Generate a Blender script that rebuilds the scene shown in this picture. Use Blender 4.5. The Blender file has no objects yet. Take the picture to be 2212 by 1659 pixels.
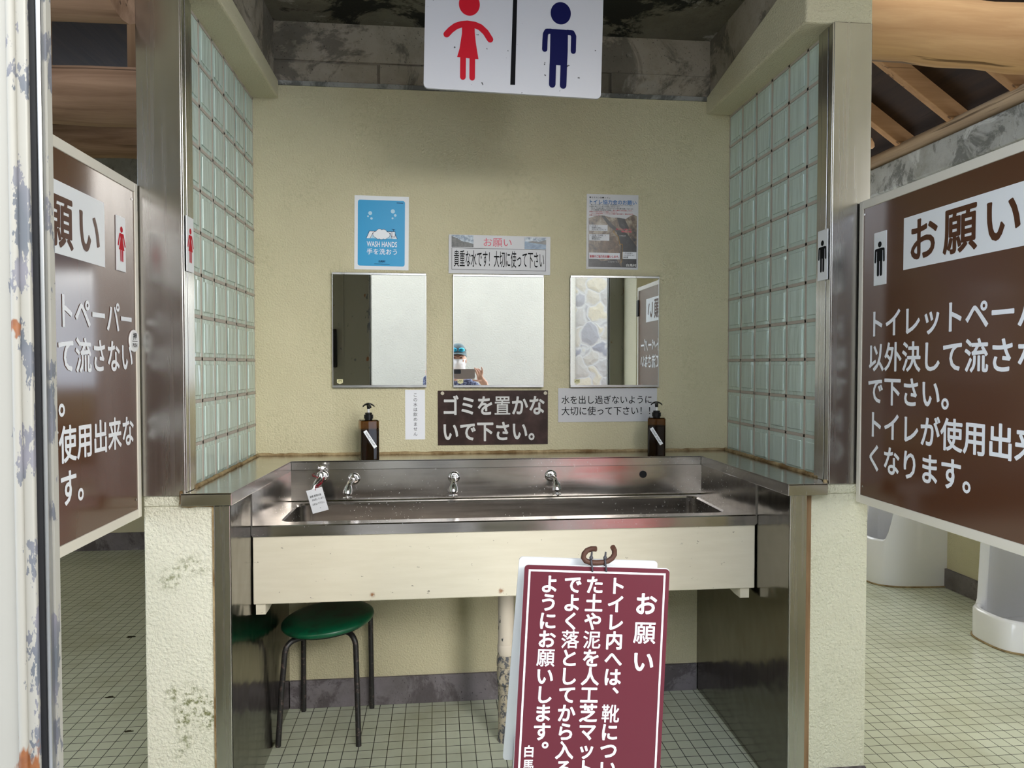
import bpy, bmesh, math, random
from mathutils import Vector, Matrix, Euler, noise as mnoise
random.seed(7)
PI = math.pi
sc = bpy.context.scene
COL = sc.collection

# ---------------------------------------------------------------- camera
cam_d = bpy.data.cameras.new('camera')
cam_d.sensor_width = 36.0
cam_d.lens = 36.0 * 1545.0 / 2212.0
cam_d.clip_start = 0.004
cam = bpy.data.objects.new('camera', cam_d)
COL.objects.link(cam)
CAM = Vector((0.672, -2.741, 1.297))
yaw, pit = 0.1031, -0.027
fw = Vector((math.sin(yaw) * math.cos(pit), math.cos(yaw) * math.cos(pit), math.sin(pit)))
rt = Vector((math.cos(yaw), -math.sin(yaw), 0))
up = rt.cross(fw)
cam.matrix_world = Matrix(((rt.x, up.x, -fw.x, CAM.x), (rt.y, up.y, -fw.y, CAM.y), (rt.z, up.z, -fw.z, CAM.z), (0, 0, 0, 1)))
sc.camera = cam

# ---------------------------------------------------------------- light
world = bpy.data.worlds.new('overcast')
sc.world = world
world.use_nodes = True
wn = world.node_tree
wn.nodes.clear()
w_out = wn.nodes.new('ShaderNodeOutputWorld')
w_bg = wn.nodes.new('ShaderNodeBackground')
w_tc = wn.nodes.new('ShaderNodeTexCoord')
w_nz = wn.nodes.new('ShaderNodeTexNoise')
w_nz.inputs['Scale'].default_value = 1.6
w_nz.inputs['Detail'].default_value = 3
w_rp = wn.nodes.new('ShaderNodeValToRGB')
w_rp.color_ramp.elements[0].position = 0.35
w_rp.color_ramp.elements[0].color = (0.62, 0.74, 0.95, 1)
w_rp.color_ramp.elements[1].position = 0.6
w_rp.color_ramp.elements[1].color = (1.0, 1.0, 0.98, 1)
wn.links.new(w_tc.outputs['Generated'], w_nz.inputs['Vector'])
wn.links.new(w_nz.outputs['Fac'], w_rp.inputs['Fac'])
wn.links.new(w_rp.outputs['Color'], w_bg.inputs['Color'])
wn.links.new(w_bg.outputs[0], w_out.inputs[0])
w_bg.inputs['Strength'].default_value = 1.9

sun_d = bpy.data.lights.new('hazy_sun', 'SUN')
sun_d.energy = 0.75
sun_d.angle = math.radians(28)
sun_d.color = (1.0, 0.97, 0.92)
sun = bpy.data.objects.new('hazy_sun', sun_d)
COL.objects.link(sun)
sun.location = (2, -5, 5)
sun.rotation_euler = Vector((-0.32, 0.93, -0.33)).to_track_quat('-Z', 'Y').to_euler()

sc.view_settings.view_transform = 'Standard'
sc.view_settings.look = 'None'
sc.view_settings.gamma = 1
sc.view_settings.use_curve_mapping = False
sc.view_settings.exposure = 1.6
sc.cycles.max_bounces = 8
sc.cycles.diffuse_bounces = 5
sc.cycles.glossy_bounces = 4
sc.cycles.transmission_bounces = 6
sc.cycles.caustics_reflective = False
sc.cycles.caustics_refractive = False

# ---------------------------------------------------------------- materials
MATS = {}
class NT:
    def __init__(s, name):
        s.m = bpy.data.materials.new(name)
        s.m.use_nodes = True
        s.t = s.m.node_tree
        s.b = s.t.nodes['Principled BSDF']
        s.tc = None
    def n(s, typ, **kw):
        x = s.t.nodes.new(typ)
        for k, v in kw.items():
            setattr(x, k, v)
        return x
    def co(s):
        if s.tc is None:
            s.tc = s.n('ShaderNodeTexCoord')
        return s.tc.outputs['Object']
    def link(s, a, b):
        s.t.links.new(a, b)
    def mapping(s, scale=(1, 1, 1), loc=(0, 0, 0), rot=(0, 0, 0)):
        m = s.n('ShaderNodeMapping')
        m.inputs['Scale'].default_value = scale
        m.inputs['Location'].default_value = loc
        m.inputs['Rotation'].default_value = rot
        s.link(s.co(), m.inputs['Vector'])
        return m.outputs[0]
    def noise(s, scale, detail=4, rough=0.55, vec=None, dist=0.0):
        x = s.n('ShaderNodeTexNoise')
        x.inputs['Scale'].default_value = scale
        x.inputs['Detail'].default_value = detail
        x.inputs['Roughness'].default_value = rough
        x.inputs['Distortion'].default_value = dist
        s.link(vec if vec is not None else s.co(), x.inputs['Vector'])
        return x.outputs['Fac']
    def ramp(s, fac, stops):
        r = s.n('ShaderNodeValToRGB')
        e = r.color_ramp.elements
        while len(e) < len(stops):
            e.new(0.5)
        for i, (p, c) in enumerate(stops):
            e[i].position = p
            e[i].color = (c[0], c[1], c[2], 1) if isinstance(c, (tuple, list)) else (c, c, c, 1)
        s.link(fac, r.inputs['Fac'])
        return r.outputs['Color']
    def mix(s, fac, a, b):
        m = s.n('ShaderNodeMix', data_type='RGBA')
        fs, aa, bb = m.inputs[0], m.inputs[6], m.inputs[7]
        for sock, v in ((fs, fac), (aa, a), (bb, b)):
            if isinstance(v, (int, float)):
                sock.default_value = v
            elif isinstance(v, (tuple, list)):
                sock.default_value = (v[0], v[1], v[2], 1)
            else:
                s.link(v, sock)
        return m.outputs[2]
    def math(s, op, a, b=0.0):
        m = s.n('ShaderNodeMath', operation=op)
        for sock, v in zip(m.inputs, (a, b)):
            if isinstance(v, (int, float)):
                sock.default_value = v
            else:
                s.link(v, sock)
        return m.outputs[0]
    def bump(s, h, strength=0.3, dist=0.01):
        b = s.n('ShaderNodeBump')
        b.inputs['Strength'].default_value = strength
        b.inputs['Distance'].default_value = dist
        s.link(h, b.inputs['Height'])
        s.link(b.outputs[0], s.b.inputs['Normal'])
    def base(s, c):
        if isinstance(c, (tuple, list)):
            s.b.inputs['Base Color'].default_value = (c[0], c[1], c[2], 1)
        else:
            s.link(c, s.b.inputs['Base Color'])
    def setv(s, **kw):
        for k, v in kw.items():
            sock = s.b.inputs[k.replace('_', ' ')]
            if isinstance(v, (int, float)):
                sock.default_value = v
            else:
                s.link(v, sock)
        return s.m

def flat(name, c, rough=0.5, metal=0.0, spec=0.22):
    if name in MATS:
        return MATS[name]
    t = NT(name)
    t.base(c)
    t.setv(Roughness=rough, Metallic=metal)
    t.b.inputs['Specular IOR Level'].default_value = spec
    MATS[name] = t.m
    return t.m

def stucco(name, c, c2, moss=0.0, bs=0.55, sc_=150):
    t = NT(name)
    col = t.mix(t.ramp(t.noise(3.0, 3), [(0.35, 0.0), (0.7, 1.0)]), c, c2)
    speck = t.ramp(t.noise(90, 2), [(0.70, 0.0), (0.76, 1.0)])
    col = t.mix(t.math('MULTIPLY', speck, 0.35), col, (c[0] * 0.45, c[1] * 0.42, c[2] * 0.35))
    if moss > 0:
        big = t.ramp(t.noise(5.5, 2, vec=t.mapping((1, 1, 0.8))), [(0.51, 0.0), (0.62, 1.0)])
        fine = t.ramp(t.noise(60, 4, 0.7), [(0.47, 0.0), (0.62, 1.0)])
        col = t.mix(t.math('MULTIPLY', t.math('MULTIPLY', big, fine), moss), col, (0.13, 0.14, 0.03))
    t.base(col)
    h = t.noise(sc_, 3, 0.6)
    h2 = t.noise(sc_ * 0.35, 2, 0.5)
    hh = t.math('ADD', t.ramp(h, [(0.35, 0.0), (0.65, 1.0)]), t.math('MULTIPLY', h2, 0.8))
    t.bump(hh, bs, 0.004)
    return t.setv(Roughness=0.75)

M = {}
M['stucco'] = stucco('cream_stucco', (0.65, 0.60, 0.42), (0.60, 0.56, 0.385), 0.0)
M['stucco_back'] = stucco('cream_stucco_stained', (0.64, 0.585, 0.385), (0.59, 0.54, 0.35), 0.12)
M['stucco_mossy'] = stucco('mossy_stucco', (0.72, 0.70, 0.57), (0.66, 0.65, 0.52), 0.9, 0.7, 110)
M['stucco_pale'] = stucco('pale_stucco', (0.70, 0.685, 0.53), (0.66, 0.645, 0.49), 0.15, 0.7, 110)
M['stucco_white'] = stucco('white_stucco', (0.37, 0.36, 0.315), (0.345, 0.335, 0.295), 0.0, 0.5, 60)

def concrete(name, base, dark, white, amt):
    t = NT(name)
    col = t.mix(t.ramp(t.noise(7, 5, 0.65), [(0.4, 0.0), (0.7, 1.0)]), base, (base[0] * 0.7, base[1] * 0.7, base[2] * 0.66))
    if amt > 0:
        mould = t.ramp(t.noise(3.2, 6, 0.72, dist=0.6), [(0.50, 0.0), (0.56, 1.0)])
        col = t.mix(t.math('MULTIPLY', mould, amt), col, dark)
        eff = t.ramp(t.noise(4.5, 6, 0.7, vec=t.mapping(loc=(3.1, 1.2, 0.4)), dist=0.8), [(0.585, 0.0), (0.66, 1.0)])
        col = t.mix(t.math('MULTIPLY', eff, amt * 0.8), col, white)
    speck = t.ramp(t.noise(120, 2), [(0.66, 0.0), (0.72, 1.0)])
    col = t.mix(t.math('MULTIPLY', speck, 0.6), col, (0.02, 0.02, 0.018))
    t.base(col)
    t.b.inputs['Specular IOR Level'].default_value = 0.2; t.bump(t.noise(90, 4), 0.35, 0.004)
    return t.setv(Roughness=0.85)
M['concrete_dark'] = concrete('mouldy_concrete', (0.17, 0.155, 0.12), (0.018, 0.018, 0.014), (0.42, 0.40, 0.36), 1.0)
M['concrete_mid'] = concrete('stained_block_concrete', (0.36, 0.315, 0.25), (0.025, 0.025, 0.02), (0.40, 0.37, 0.32), 0.55)
M['concrete_grey'] = concrete('grey_concrete', (0.34, 0.34, 0.32), (0.10, 0.10, 0.09), (0.5, 0.5, 0.48), 0.8)
M['baseboard'] = concrete('grey_mortar_skirting', (0.20, 0.18, 0.19), (0.07, 0.06, 0.06), (0.33, 0.31, 0.32), 0.7)

def steel(name, c, rough, brush=(1, 1, 1), spots=0.0, bumpy=0.0):
    t = NT(name)
    v = t.mapping(brush)
    br = t.noise(60, 3, 0.6, vec=v)
    r = t.math('ADD', t.math('MULTIPLY', br, 0.16), rough - 0.08)
    col = t.mix(t.ramp(t.noise(4, 3), [(0.35, 0.0), (0.7, 1.0)]), c, (c[0] * 0.86, c[1] * 0.85, c[2] * 0.84))
    if spots > 0:
        sp = t.ramp(t.noise(140, 2, 0.5), [(0.68, 0.0), (0.72, 1.0)])
        big = t.ramp(t.noise(5, 2), [(0.45, 0.0), (0.6, 1.0)])
        m = t.math('MULTIPLY', t.math('MULTIPLY', sp, big), spots)
        col = t.mix(m, col, (0.75, 0.75, 0.75))
        r = t.math('ADD', r, t.math('MULTIPLY', m, 0.25))
    t.base(col)
    h = t.math('MULTIPLY', br, 0.010)
    if bumpy > 0:
        h = t.math('ADD', h, t.math('MULTIPLY', t.noise(6, 2), bumpy))
    t.bump(h, 0.25, 0.01)
    return t.setv(Metallic=1.0, Roughness=r)
M['steel_v'] = steel('brushed_steel_vertical', (0.60, 0.585, 0.555), 0.26, (1, 1, 0.02))
M['steel_h'] = steel('brushed_steel_horizontal', (0.62, 0.60, 0.575), 0.20, (0.02, 1, 1), 0.5, 0.3)
M['steel_wet'] = steel('wet_sink_steel', (0.56, 0.53, 0.50), 0.20, (0.05, 1, 1), 1.0, 0.6)
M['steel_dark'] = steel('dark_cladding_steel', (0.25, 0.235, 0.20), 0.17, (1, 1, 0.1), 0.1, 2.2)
M['alu'] = steel('dull_aluminium', (0.55, 0.56, 0.57), 0.3, (1, 1, 0.02))
M['chrome'] = flat('polished_chrome', (0.80, 0.80, 0.82), 0.08, 1.0)
M['mirror'] = flat('mirror_silvering', (0.88, 0.90, 0.88), 0.012, 1.0)
M['black_rubber'] = flat('black_rubber', (0.012, 0.012, 0.013), 0.6)
M['black_plastic'] = flat('black_plastic', (0.008, 0.0075, 0.0075), 0.3)
M['white_plastic'] = flat('white_plastic', (0.82, 0.82, 0.82), 0.35)
M['white_sheet'] = flat('white_coated_sheet', (0.80, 0.82, 0.84), 0.35)
M['notice_sheet'] = flat('grey_white_laminate', (0.58, 0.58, 0.59), 0.3)
M['paper'] = flat('white_paper', (0.78, 0.79, 0.82), 0.7)
M['ink'] = flat('black_print', (0.006, 0.006, 0.007), 0.6, 0.0, 0.08)
M['ink_red'] = flat('red_print', (0.50, 0.010, 0.022), 0.5, 0.0, 0.12)
M['ink_pink'] = flat('pink_print', (0.72, 0.16, 0.20), 0.5)
M['ink_blue'] = flat('navy_print', (0.006, 0.007, 0.060), 0.5, 0.0, 0.08)
M['ink_blue2'] = flat('blue_print', (0.03, 0.16, 0.42), 0.5)
M['letter_white'] = flat('white_lettering', (0.86, 0.88, 0.92), 0.4)
M['letter_grey'] = flat('aged_white_lettering', (0.60, 0.60, 0.58), 0.5)
M['brown_letter'] = flat('brown_lettering', (0.085, 0.032, 0.015), 0.4)
M['brown_panel'] = flat('brown_gloss_panel', (0.090, 0.036, 0.018), 0.16, 0.0, 0.55)
M['cream_frame'] = flat('cream_painted_frame', (0.72, 0.68, 0.59), 0.45)
M['maroon'] = flat('maroon_sign_face', (0.105, 0.016, 0.027), 0.3, 0.0, 0.35)
M['sky_blue'] = flat('bright_blue_print', (0.05, 0.36, 0.66), 0.25)
M['pale_blue'] = flat('pale_blue_print', (0.45, 0.68, 0.82), 0.3)
M['rope_brown'] = flat('brown_coated_rod', (0.085, 0.040, 0.028), 0.5)
M['red_cord'] = flat('red_cord', (0.22, 0.01, 0.02), 0.7)
M['porcelain'] = flat('white_porcelain', (0.82, 0.82, 0.84), 0.10, 0.0, 0.6)
M['sealant'] = None
M['skin'] = flat('skin', (0.62, 0.36, 0.27), 0.5)
M['mask'] = flat('mask_fabric', (0.85, 0.85, 0.88), 0.8)
M['cap'] = flat('slate_cap_fabric', (0.12, 0.16, 0.17), 0.8)
M['lens_blue'] = flat('blue_mirror_lens', (0.05, 0.42, 0.65), 0.08, 0.7)
M['phone'] = flat('pale_phone_back', (0.36, 0.30, 0.30), 0.35)
M['trousers'] = flat('dark_trousers', (0.05, 0.055, 0.06), 0.85)
M['shoe'] = flat('grey_shoes', (0.10, 0.10, 0.11), 0.7)
M['eye'] = flat('dark_eye', (0.03, 0.02, 0.018), 0.2)
M['red_box'] = flat('red_plastic', (0.75, 0.04, 0.03), 0.35)
M['grout'] = flat('glass_block_mortar', (0.50, 0.45, 0.39), 0.85)

t = NT('caulk_brown'); t.base(t.mix(t.ramp(t.noise(9, 5, 0.7), [(0.38, 0.0), (0.62, 1.0)]), (0.42, 0.32, 0.17), (0.17, 0.10, 0.035))); t.bump(t.noise(70, 3), 0.8, 0.006); M['sealant'] = t.setv(Roughness=0.8)
t = NT('patterned_shirt'); t.base(t.mix(t.ramp(t.noise(60, 2), [(0.5, 0.0), (0.53, 1.0)]), (0.02, 0.025, 0.06), (0.16, 0.18, 0.28))); M['shirt'] = t.setv(Roughness=0.85)

t = NT('glass_block_glass')
wv = t.noise(26, 1, vec=t.mapping((1, 1.6, 0.25)))
t.base((0.74, 0.88, 0.81)); t.bump(wv, 0.22, 0.02)
t.b.inputs['Transmission Weight'].default_value = 0.25
t.b.inputs['IOR'].default_value = 1.35
M['glass_block'] = t.setv(Roughness=0.14)
t = NT('water'); t.base((0.95, 0.97, 0.98)); t.b.inputs['Transmission Weight'].default_value = 1.0; t.b.inputs['IOR'].default_value = 1.33
M['water'] = t.setv(Roughness=0.02)
t = NT('amber_bottle_plastic'); t.base((0.20, 0.085, 0.02)); t.b.inputs['Transmission Weight'].default_value = 0.97; t.b.inputs['IOR'].default_value = 1.3
t.b.inputs['Specular IOR Level'].default_value = 0.3; M['amber'] = t.setv(Roughness=0.05)
M['soap_liquid'] = flat('dark_soap', (0.003, 0.002, 0.0015), 0.4, 0.0, 0.05)

def tiles(name):
    t = NT(name)
    bk = t.n('ShaderNodeTexBrick', offset=0.0, squash=1.0)
    t.link(t.co(), bk.inputs['Vector'])
    bk.inputs['Scale'].default_value = 1.0
    bk.inputs['Brick Width'].default_value = 0.0492
    bk.inputs['Row Height'].default_value = 0.0492
    bk.inputs['Mortar Size'].default_value = 0.0015
    bk.inputs['Mortar Smooth'].default_value = 0.2
    bk.inputs['Bias'].default_value = -0.1
    bk.inputs['Color1'].default_value = (0.66, 0.69, 0.54, 1)
    bk.inputs['Color2'].default_value = (0.61, 0.645, 0.495, 1)
    bk.inputs['Mortar'].default_value = (0.018, 0.017, 0.012, 1)
    dirt = t.ramp(t.noise(2.3, 5, 0.6), [(0.48, 0.0), (0.75, 1.0)])
    col = t.mix(t.math('MULTIPLY', dirt, 0.45), bk.outputs['Color'], (0.30, 0.28, 0.15))
    spots = t.ramp(t.noise(30, 5, 0.75), [(0.70, 0.0), (0.74, 1.0)])
    big = t.ramp(t.noise(4, 2, vec=t.mapping(loc=(5, 2, 0))), [(0.52, 0.0), (0.62, 1.0)])
    col = t.mix(t.math('MULTIPLY', t.math('MULTIPLY', spots, big), 0.9), col, (0.05, 0.035, 0.02))
    t.base(col)
    t.bump(bk.outputs['Fac'], -0.4, 0.002)
    return t.setv(Roughness=t.math('ADD', 0.24, t.math('MULTIPLY', bk.outputs['Fac'], 0.5)))
M['tiles'] = tiles('pale_green_mosaic_tiles')

def chipped(name):
    t = NT(name)
    col = t.mix(t.ramp(t.noise(2, 3), [(0.4, 0.0), (0.7, 1.0)]), (0.31, 0.30, 0.262), (0.28, 0.27, 0.235))
    v = t.mapping((1.0, 1.0, 0.35))
    sx = t.n('ShaderNodeSeparateXYZ')
    t.link(t.co(), sx.inputs[0])
    ax = t.math('ABSOLUTE', sx.outputs[0])
    band = t.ramp(ax, [(0.409, 0.0), (0.418, 1.0)])
    chip = t.ramp(t.math('ADD', t.noise(40, 5, 0.66, vec=v), t.math('MULTIPLY', band, 0.105)), [(0.66, 0.0), (0.67, 1.0)])
    col = t.mix(chip, col, t.mix(t.ramp(t.noise(9, 2), [(0.45, 0.0), (0.6, 1.0)]), (0.10, 0.11, 0.125), (0.17, 0.165, 0.185)))
    low = t.math('MULTIPLY', t.ramp(sx.outputs[2], [(0.88, 1.0), (0.97, 0.0)]), t.ramp(ax, [(0.385, 0.0), (0.41, 1.0)]))
    d = t.n('ShaderNodeVectorMath', operation='LENGTH')
    t.link(t.mapping((1, 0, 0.55), (-0.417, 0, -0.733)), d.inputs[0])
    blob = t.ramp(d.outputs['Value'], [(0.004, 1.0), (0.014, 0.0)])
    rust = t.ramp(t.math('ADD', t.noise(14, 5, 0.65, vec=t.mapping((1, 1, 0.4), (2, 1, 0.3))), t.math('ADD', t.math('MULTIPLY', low, 0.16), t.math('MULTIPLY', blob, 0.3))), [(0.67, 0.0), (0.70, 1.0)])
    col = t.mix(rust, col, t.mix(t.noise(60, 3), (0.08, 0.02, 0.008), (0.34, 0.13, 0.04)))
    t.base(col)
    t.bump(t.math('ADD', chip, rust), -0.3, 0.002)
    return t.setv(Roughness=0.5)
M['chipped'] = chipped('chipped_cream_paint')

def board(name, c, c2):
    t = NT(name)
    g = t.noise(22, 4, 0.6, vec=t.mapping((0.3, 1, 2.5)))
    col = t.mix(t.ramp(g, [(0.35, 0.0), (0.7, 1.0)]), c, c2)
    sc2 = t.ramp(t.noise(34, 4, 0.75, vec=t.mapping((1, 1, 1.4))), [(0.665, 0.0), (0.70, 1.0)])
    col = t.mix(t.math('MULTIPLY', sc2, 0.8), col, (0.09, 0.07, 0.045))
    for sx, sz in ((-0.425, 0.010), (-0.03, 0.009), (0.30, 0.014)):
        d = t.n('ShaderNodeVectorMath', operation='LENGTH')
        t.link(t.mapping((1, 0, 1), (-sx, 0, -sz)), d.inputs[0])
        dd = t.math('ADD', d.outputs['Value'], t.math('MULTIPLY', t.math('SUBTRACT', t.noise(160, 3), 0.5), 0.012))
        col = t.mix(t.ramp(dd, [(0.002, 1.0), (0.009, 0.0)]), col, (0.26, 0.10, 0.03))
    t.base(col)
    t.bump(g, 0.15, 0.003)
    return t.setv(Roughness=0.5)
M['apron'] = board('scratched_cream_board', (0.70, 0.645, 0.515), (0.66, 0.605, 0.475))

def wood(name, c, c2, axis, ring=14):
    t = NT(name)
    s = [1, 1, 1]
    s[axis] = 0.07
    g = t.noise(ring, 5, 0.62, vec=t.mapping(tuple(s)), dist=0.4)
    col = t.mix(t.ramp(g, [(0.32, 0.0), (0.68, 1.0)]), c, c2)
    s2 = [1, 1, 1]
    s2[axis] = 0.04
    cr = t.ramp(t.noise(26, 3, 0.5, vec=t.mapping(tuple(s2), (4, 2, 7))), [(0.64, 0.0), (0.69, 1.0)])
    col = t.mix(t.math('MULTIPLY', cr, 0.8), col, (c2[0] * 0.22, c2[1] * 0.2, c2[2] * 0.18))
    t.base(col)
    t.b.inputs['Specular IOR Level'].default_value = 0.15
    t.bump(g, 0.3, 0.006)
    return t.setv(Roughness=0.7)
M['log_x'] = wood('weathered_log', (0.62, 0.38, 0.185), (0.40, 0.21, 0.09), 0)
M['log_pink'] = wood('greyed_log', (0.44, 0.29, 0.20), (0.20, 0.12, 0.075), 0)
M['log_y'] = wood('weathered_pole', (0.42, 0.31, 0.20), (0.24, 0.16, 0.095), 1)
M['rafter'] = wood('rafter_wood', (0.44, 0.245, 0.11), (0.28, 0.145, 0.06), 0)
M['plank_z'] = wood('upright_plank', (0.20, 0.13, 0.08), (0.10, 0.06, 0.035), 2)
M['deck'] = wood('dark_roof_boards', (0.045, 0.023, 0.011), (0.018, 0.0095, 0.005), 1)
M['fillet'] = wood('stained_wood_fillet', (0.30, 0.19, 0.10), (0.16, 0.09, 0.045), 2, 30)

def stone_wall():
    t = NT('rubble_stone')
    vo = t.n('ShaderNodeTexVoronoi', feature='F1')
    vo.inputs['Scale'].default_value = 5.5
    d = t.noise(5, 3)
    dn = t.n('ShaderNodeTexNoise')
    dn.inputs['Scale'].default_value = 4.0
    t.link(t.co(), dn.inputs['Vector'])
    dv = t.n('ShaderNodeVectorMath', operation='MULTIPLY_ADD')
    t.link(dn.outputs['Color'], dv.inputs[0])
    dv.inputs[1].default_value = (0.22, 0.22, 0.22)
    t.link(t.co(), dv.inputs[2])
    t.link(dv.outputs[0], vo.inputs['Vector'])
    ve = t.n('ShaderNodeTexVoronoi', feature='DISTANCE_TO_EDGE')
    ve.inputs['Scale'].default_value = 5.5
    t.link(dv.outputs[0], ve.inputs['Vector'])
    sep = t.n('ShaderNodeSeparateColor')
    t.link(vo.outputs['Color'], sep.inputs[0])
    c = t.ramp(sep.outputs[0], [(0.1, (0.13, 0.13, 0.15)), (0.5, (0.25, 0.235, 0.21)), (0.9, (0.33, 0.29, 0.20))])
    c = t.mix(t.math('MULTIPLY', t.noise(30, 4, 0.7), 0.6), c, (0.20, 0.20, 0.20))
    c = t.mix(t.ramp(ve.outputs[0], [(0.03, 1.0), (0.09, 0.0)]), c, (0.27, 0.265, 0.25))
    t.base(c)
    t.bump(t.math('ADD', t.math('MINIMUM', ve.outputs[0], 0.3), t.math('MULTIPLY', t.noise(40, 3), 0.1)), 0.8, 0.05)
    return t.setv(Roughness=0.85)
M['stone'] = stone_wall()

def photo_mat(name, stops, scale, sq=(1, 1, 1)):
    t = NT(name)
    t.base(t.ramp(t.noise(scale, 6, 0.7, vec=t.mapping(sq, (0.3, 0.2, 0.7)), dist=0.5), stops))
    return t.setv(Roughness=0.3)
M['photo_mtn'] = photo_mat('mountain_photo', [(0.35, (0.012, 0.012, 0.018)), (0.5, (0.16, 0.11, 0.07)), (0.66, (0.42, 0.37, 0.28))], 28, (1, 1, 0.8))
M['photo_dark'] = photo_mat('dark_slope_photo', [(0.4, (0.006, 0.007, 0.010)), (0.62, (0.03, 0.03, 0.035)), (0.75, (0.16, 0.16, 0.17))], 30)
M['photo_brown'] = photo_mat('brown_slope_photo', [(0.35, (0.04, 0.025, 0.018)), (0.65, (0.20, 0.12, 0.07))], 35)
M['photo_snow'] = photo_mat('snowy_ridge_photo', [(0.40, (0.06, 0.11, 0.17)), (0.6, (0.45, 0.52, 0.58))], 60)
M['photo_ridge'] = photo_mat('dark_ridge_photo', [(0.4, (0.015, 0.017, 0.015)), (0.7, (0.10, 0.10, 0.085))], 60)
M['photo_lake'] = photo_mat('lake_photo', [(0.4, (0.03, 0.10, 0.20)), (0.65, (0.18, 0.30, 0.42))], 40, (0.5, 1, 2))
t = NT('green_vinyl'); t.base(t.mix(t.ramp(t.noise(14, 5, 0.7), [(0.5, 0.0), (0.7, 1.0)]), (0.004, 0.105, 0.045), (0.012, 0.035, 0.02))); M['vinyl'] = t.setv(Roughness=0.32)
t = NT('rusty_black_tube'); t.base(t.mix(t.ramp(t.noise(70, 4, 0.7), [(0.55, 0.0), (0.66, 1.0)]), (0.014, 0.013, 0.013), (0.11, 0.075, 0.065))); M['stool_leg'] = t.setv(Roughness=0.4)
t = NT('peeling_white_pipe'); t.base(t.mix(t.ramp(t.noise(38, 3, 0.6, vec=t.mapping((1, 1, 0.5))), [(0.64, 0.0), (0.66, 1.0)]), (0.66, 0.58, 0.47), (0.02, 0.03, 0.03))); M['pipe_white'] = t.setv(Roughness=0.5)
t = NT('flaking_grey_pipe'); t.base(t.mix(t.ramp(t.noise(36, 5, 0.7, vec=t.mapping((1, 1, 0.7))), [(0.46, 0.0), (0.52, 1.0)]), (0.07, 0.075, 0.085), (0.42, 0.36, 0.26))); M['pipe_grey'] = t.setv(Roughness=0.55)
t = NT('brown_plate'); t.base(t.mix(t.ramp(t.noise(10, 4, 0.6), [(0.45, 0.0), (0.75, 1.0)]), (0.026, 0.013, 0.010), (0.075, 0.040, 0.034))); t.b.inputs['Specular IOR Level'].default_value = 0.2; M['brown_plate'] = t.setv(Roughness=0.35)
t = NT('paved_ground'); t.base(t.mix(t.noise(8, 5), (0.42, 0.41, 0.39), (0.30, 0.29, 0.28))); M['ground'] = t.setv(Roughness=0.9)
t = NT('white_sign_enamel'); t.base(t.mix(t.ramp(t.noise(60, 2), [(0.735, 0.0), (0.75, 1.0)]), (0.55, 0.55, 0.575), (0.06, 0.06, 0.06))); M['sign_white'] = t.setv(Roughness=0.35)

# ---------------------------------------------------------------- mesh builder
def wloc(o):
    v = Vector((0, 0, 0))
    while o is not None:
        v += o.location
        o = o.parent
    return v

_GLYPH = {}
LAY = 3e-5
def glyph(s, bold):
    k = (s, bold)
    if k in _GLYPH:
        return _GLYPH[k]
    if bold > 0:
        # heavier strokes: the same outline printed again around a small circle
        v0, f0 = glyph(s, 0.0)
        n = 12 if bold > 0.015 else 6
        vs, fs = [], []
        for i in range(n + 1):
            dx, dy = (0, 0) if i == n else (bold * math.cos(2 * PI * i / n), bold * math.sin(2 * PI * i / n))
            o = len(vs)
            vs += [(x + dx, y + dy, i) for x, y, _ in v0]
            fs += [tuple(o + j for j in f) for f in f0]
        _GLYPH[k] = (vs, fs)
        return _GLYPH[k]
    c = bpy.data.curves.new('tmp_font', 'FONT')
    c.body = s
    c.size = 1.0
    c.resolution_u = 3
    o = bpy.data.objects.new('tmp_font', c)
    COL.objects.link(o)
    bpy.context.view_layer.update()
    dg = bpy.context.evaluated_depsgraph_get()
    me = bpy.data.meshes.new_from_object(o.evaluated_get(dg))
    vs = [(v.co.x, v.co.y, 0) for v in me.vertices]
    fs = [tuple(p.vertices) for p in me.polygons]
    bpy.data.objects.remove(o)
    bpy.data.curves.remove(c)
    bpy.data.meshes.remove(me)
    _GLYPH[k] = (vs, fs)
    return _GLYPH[k]

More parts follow.
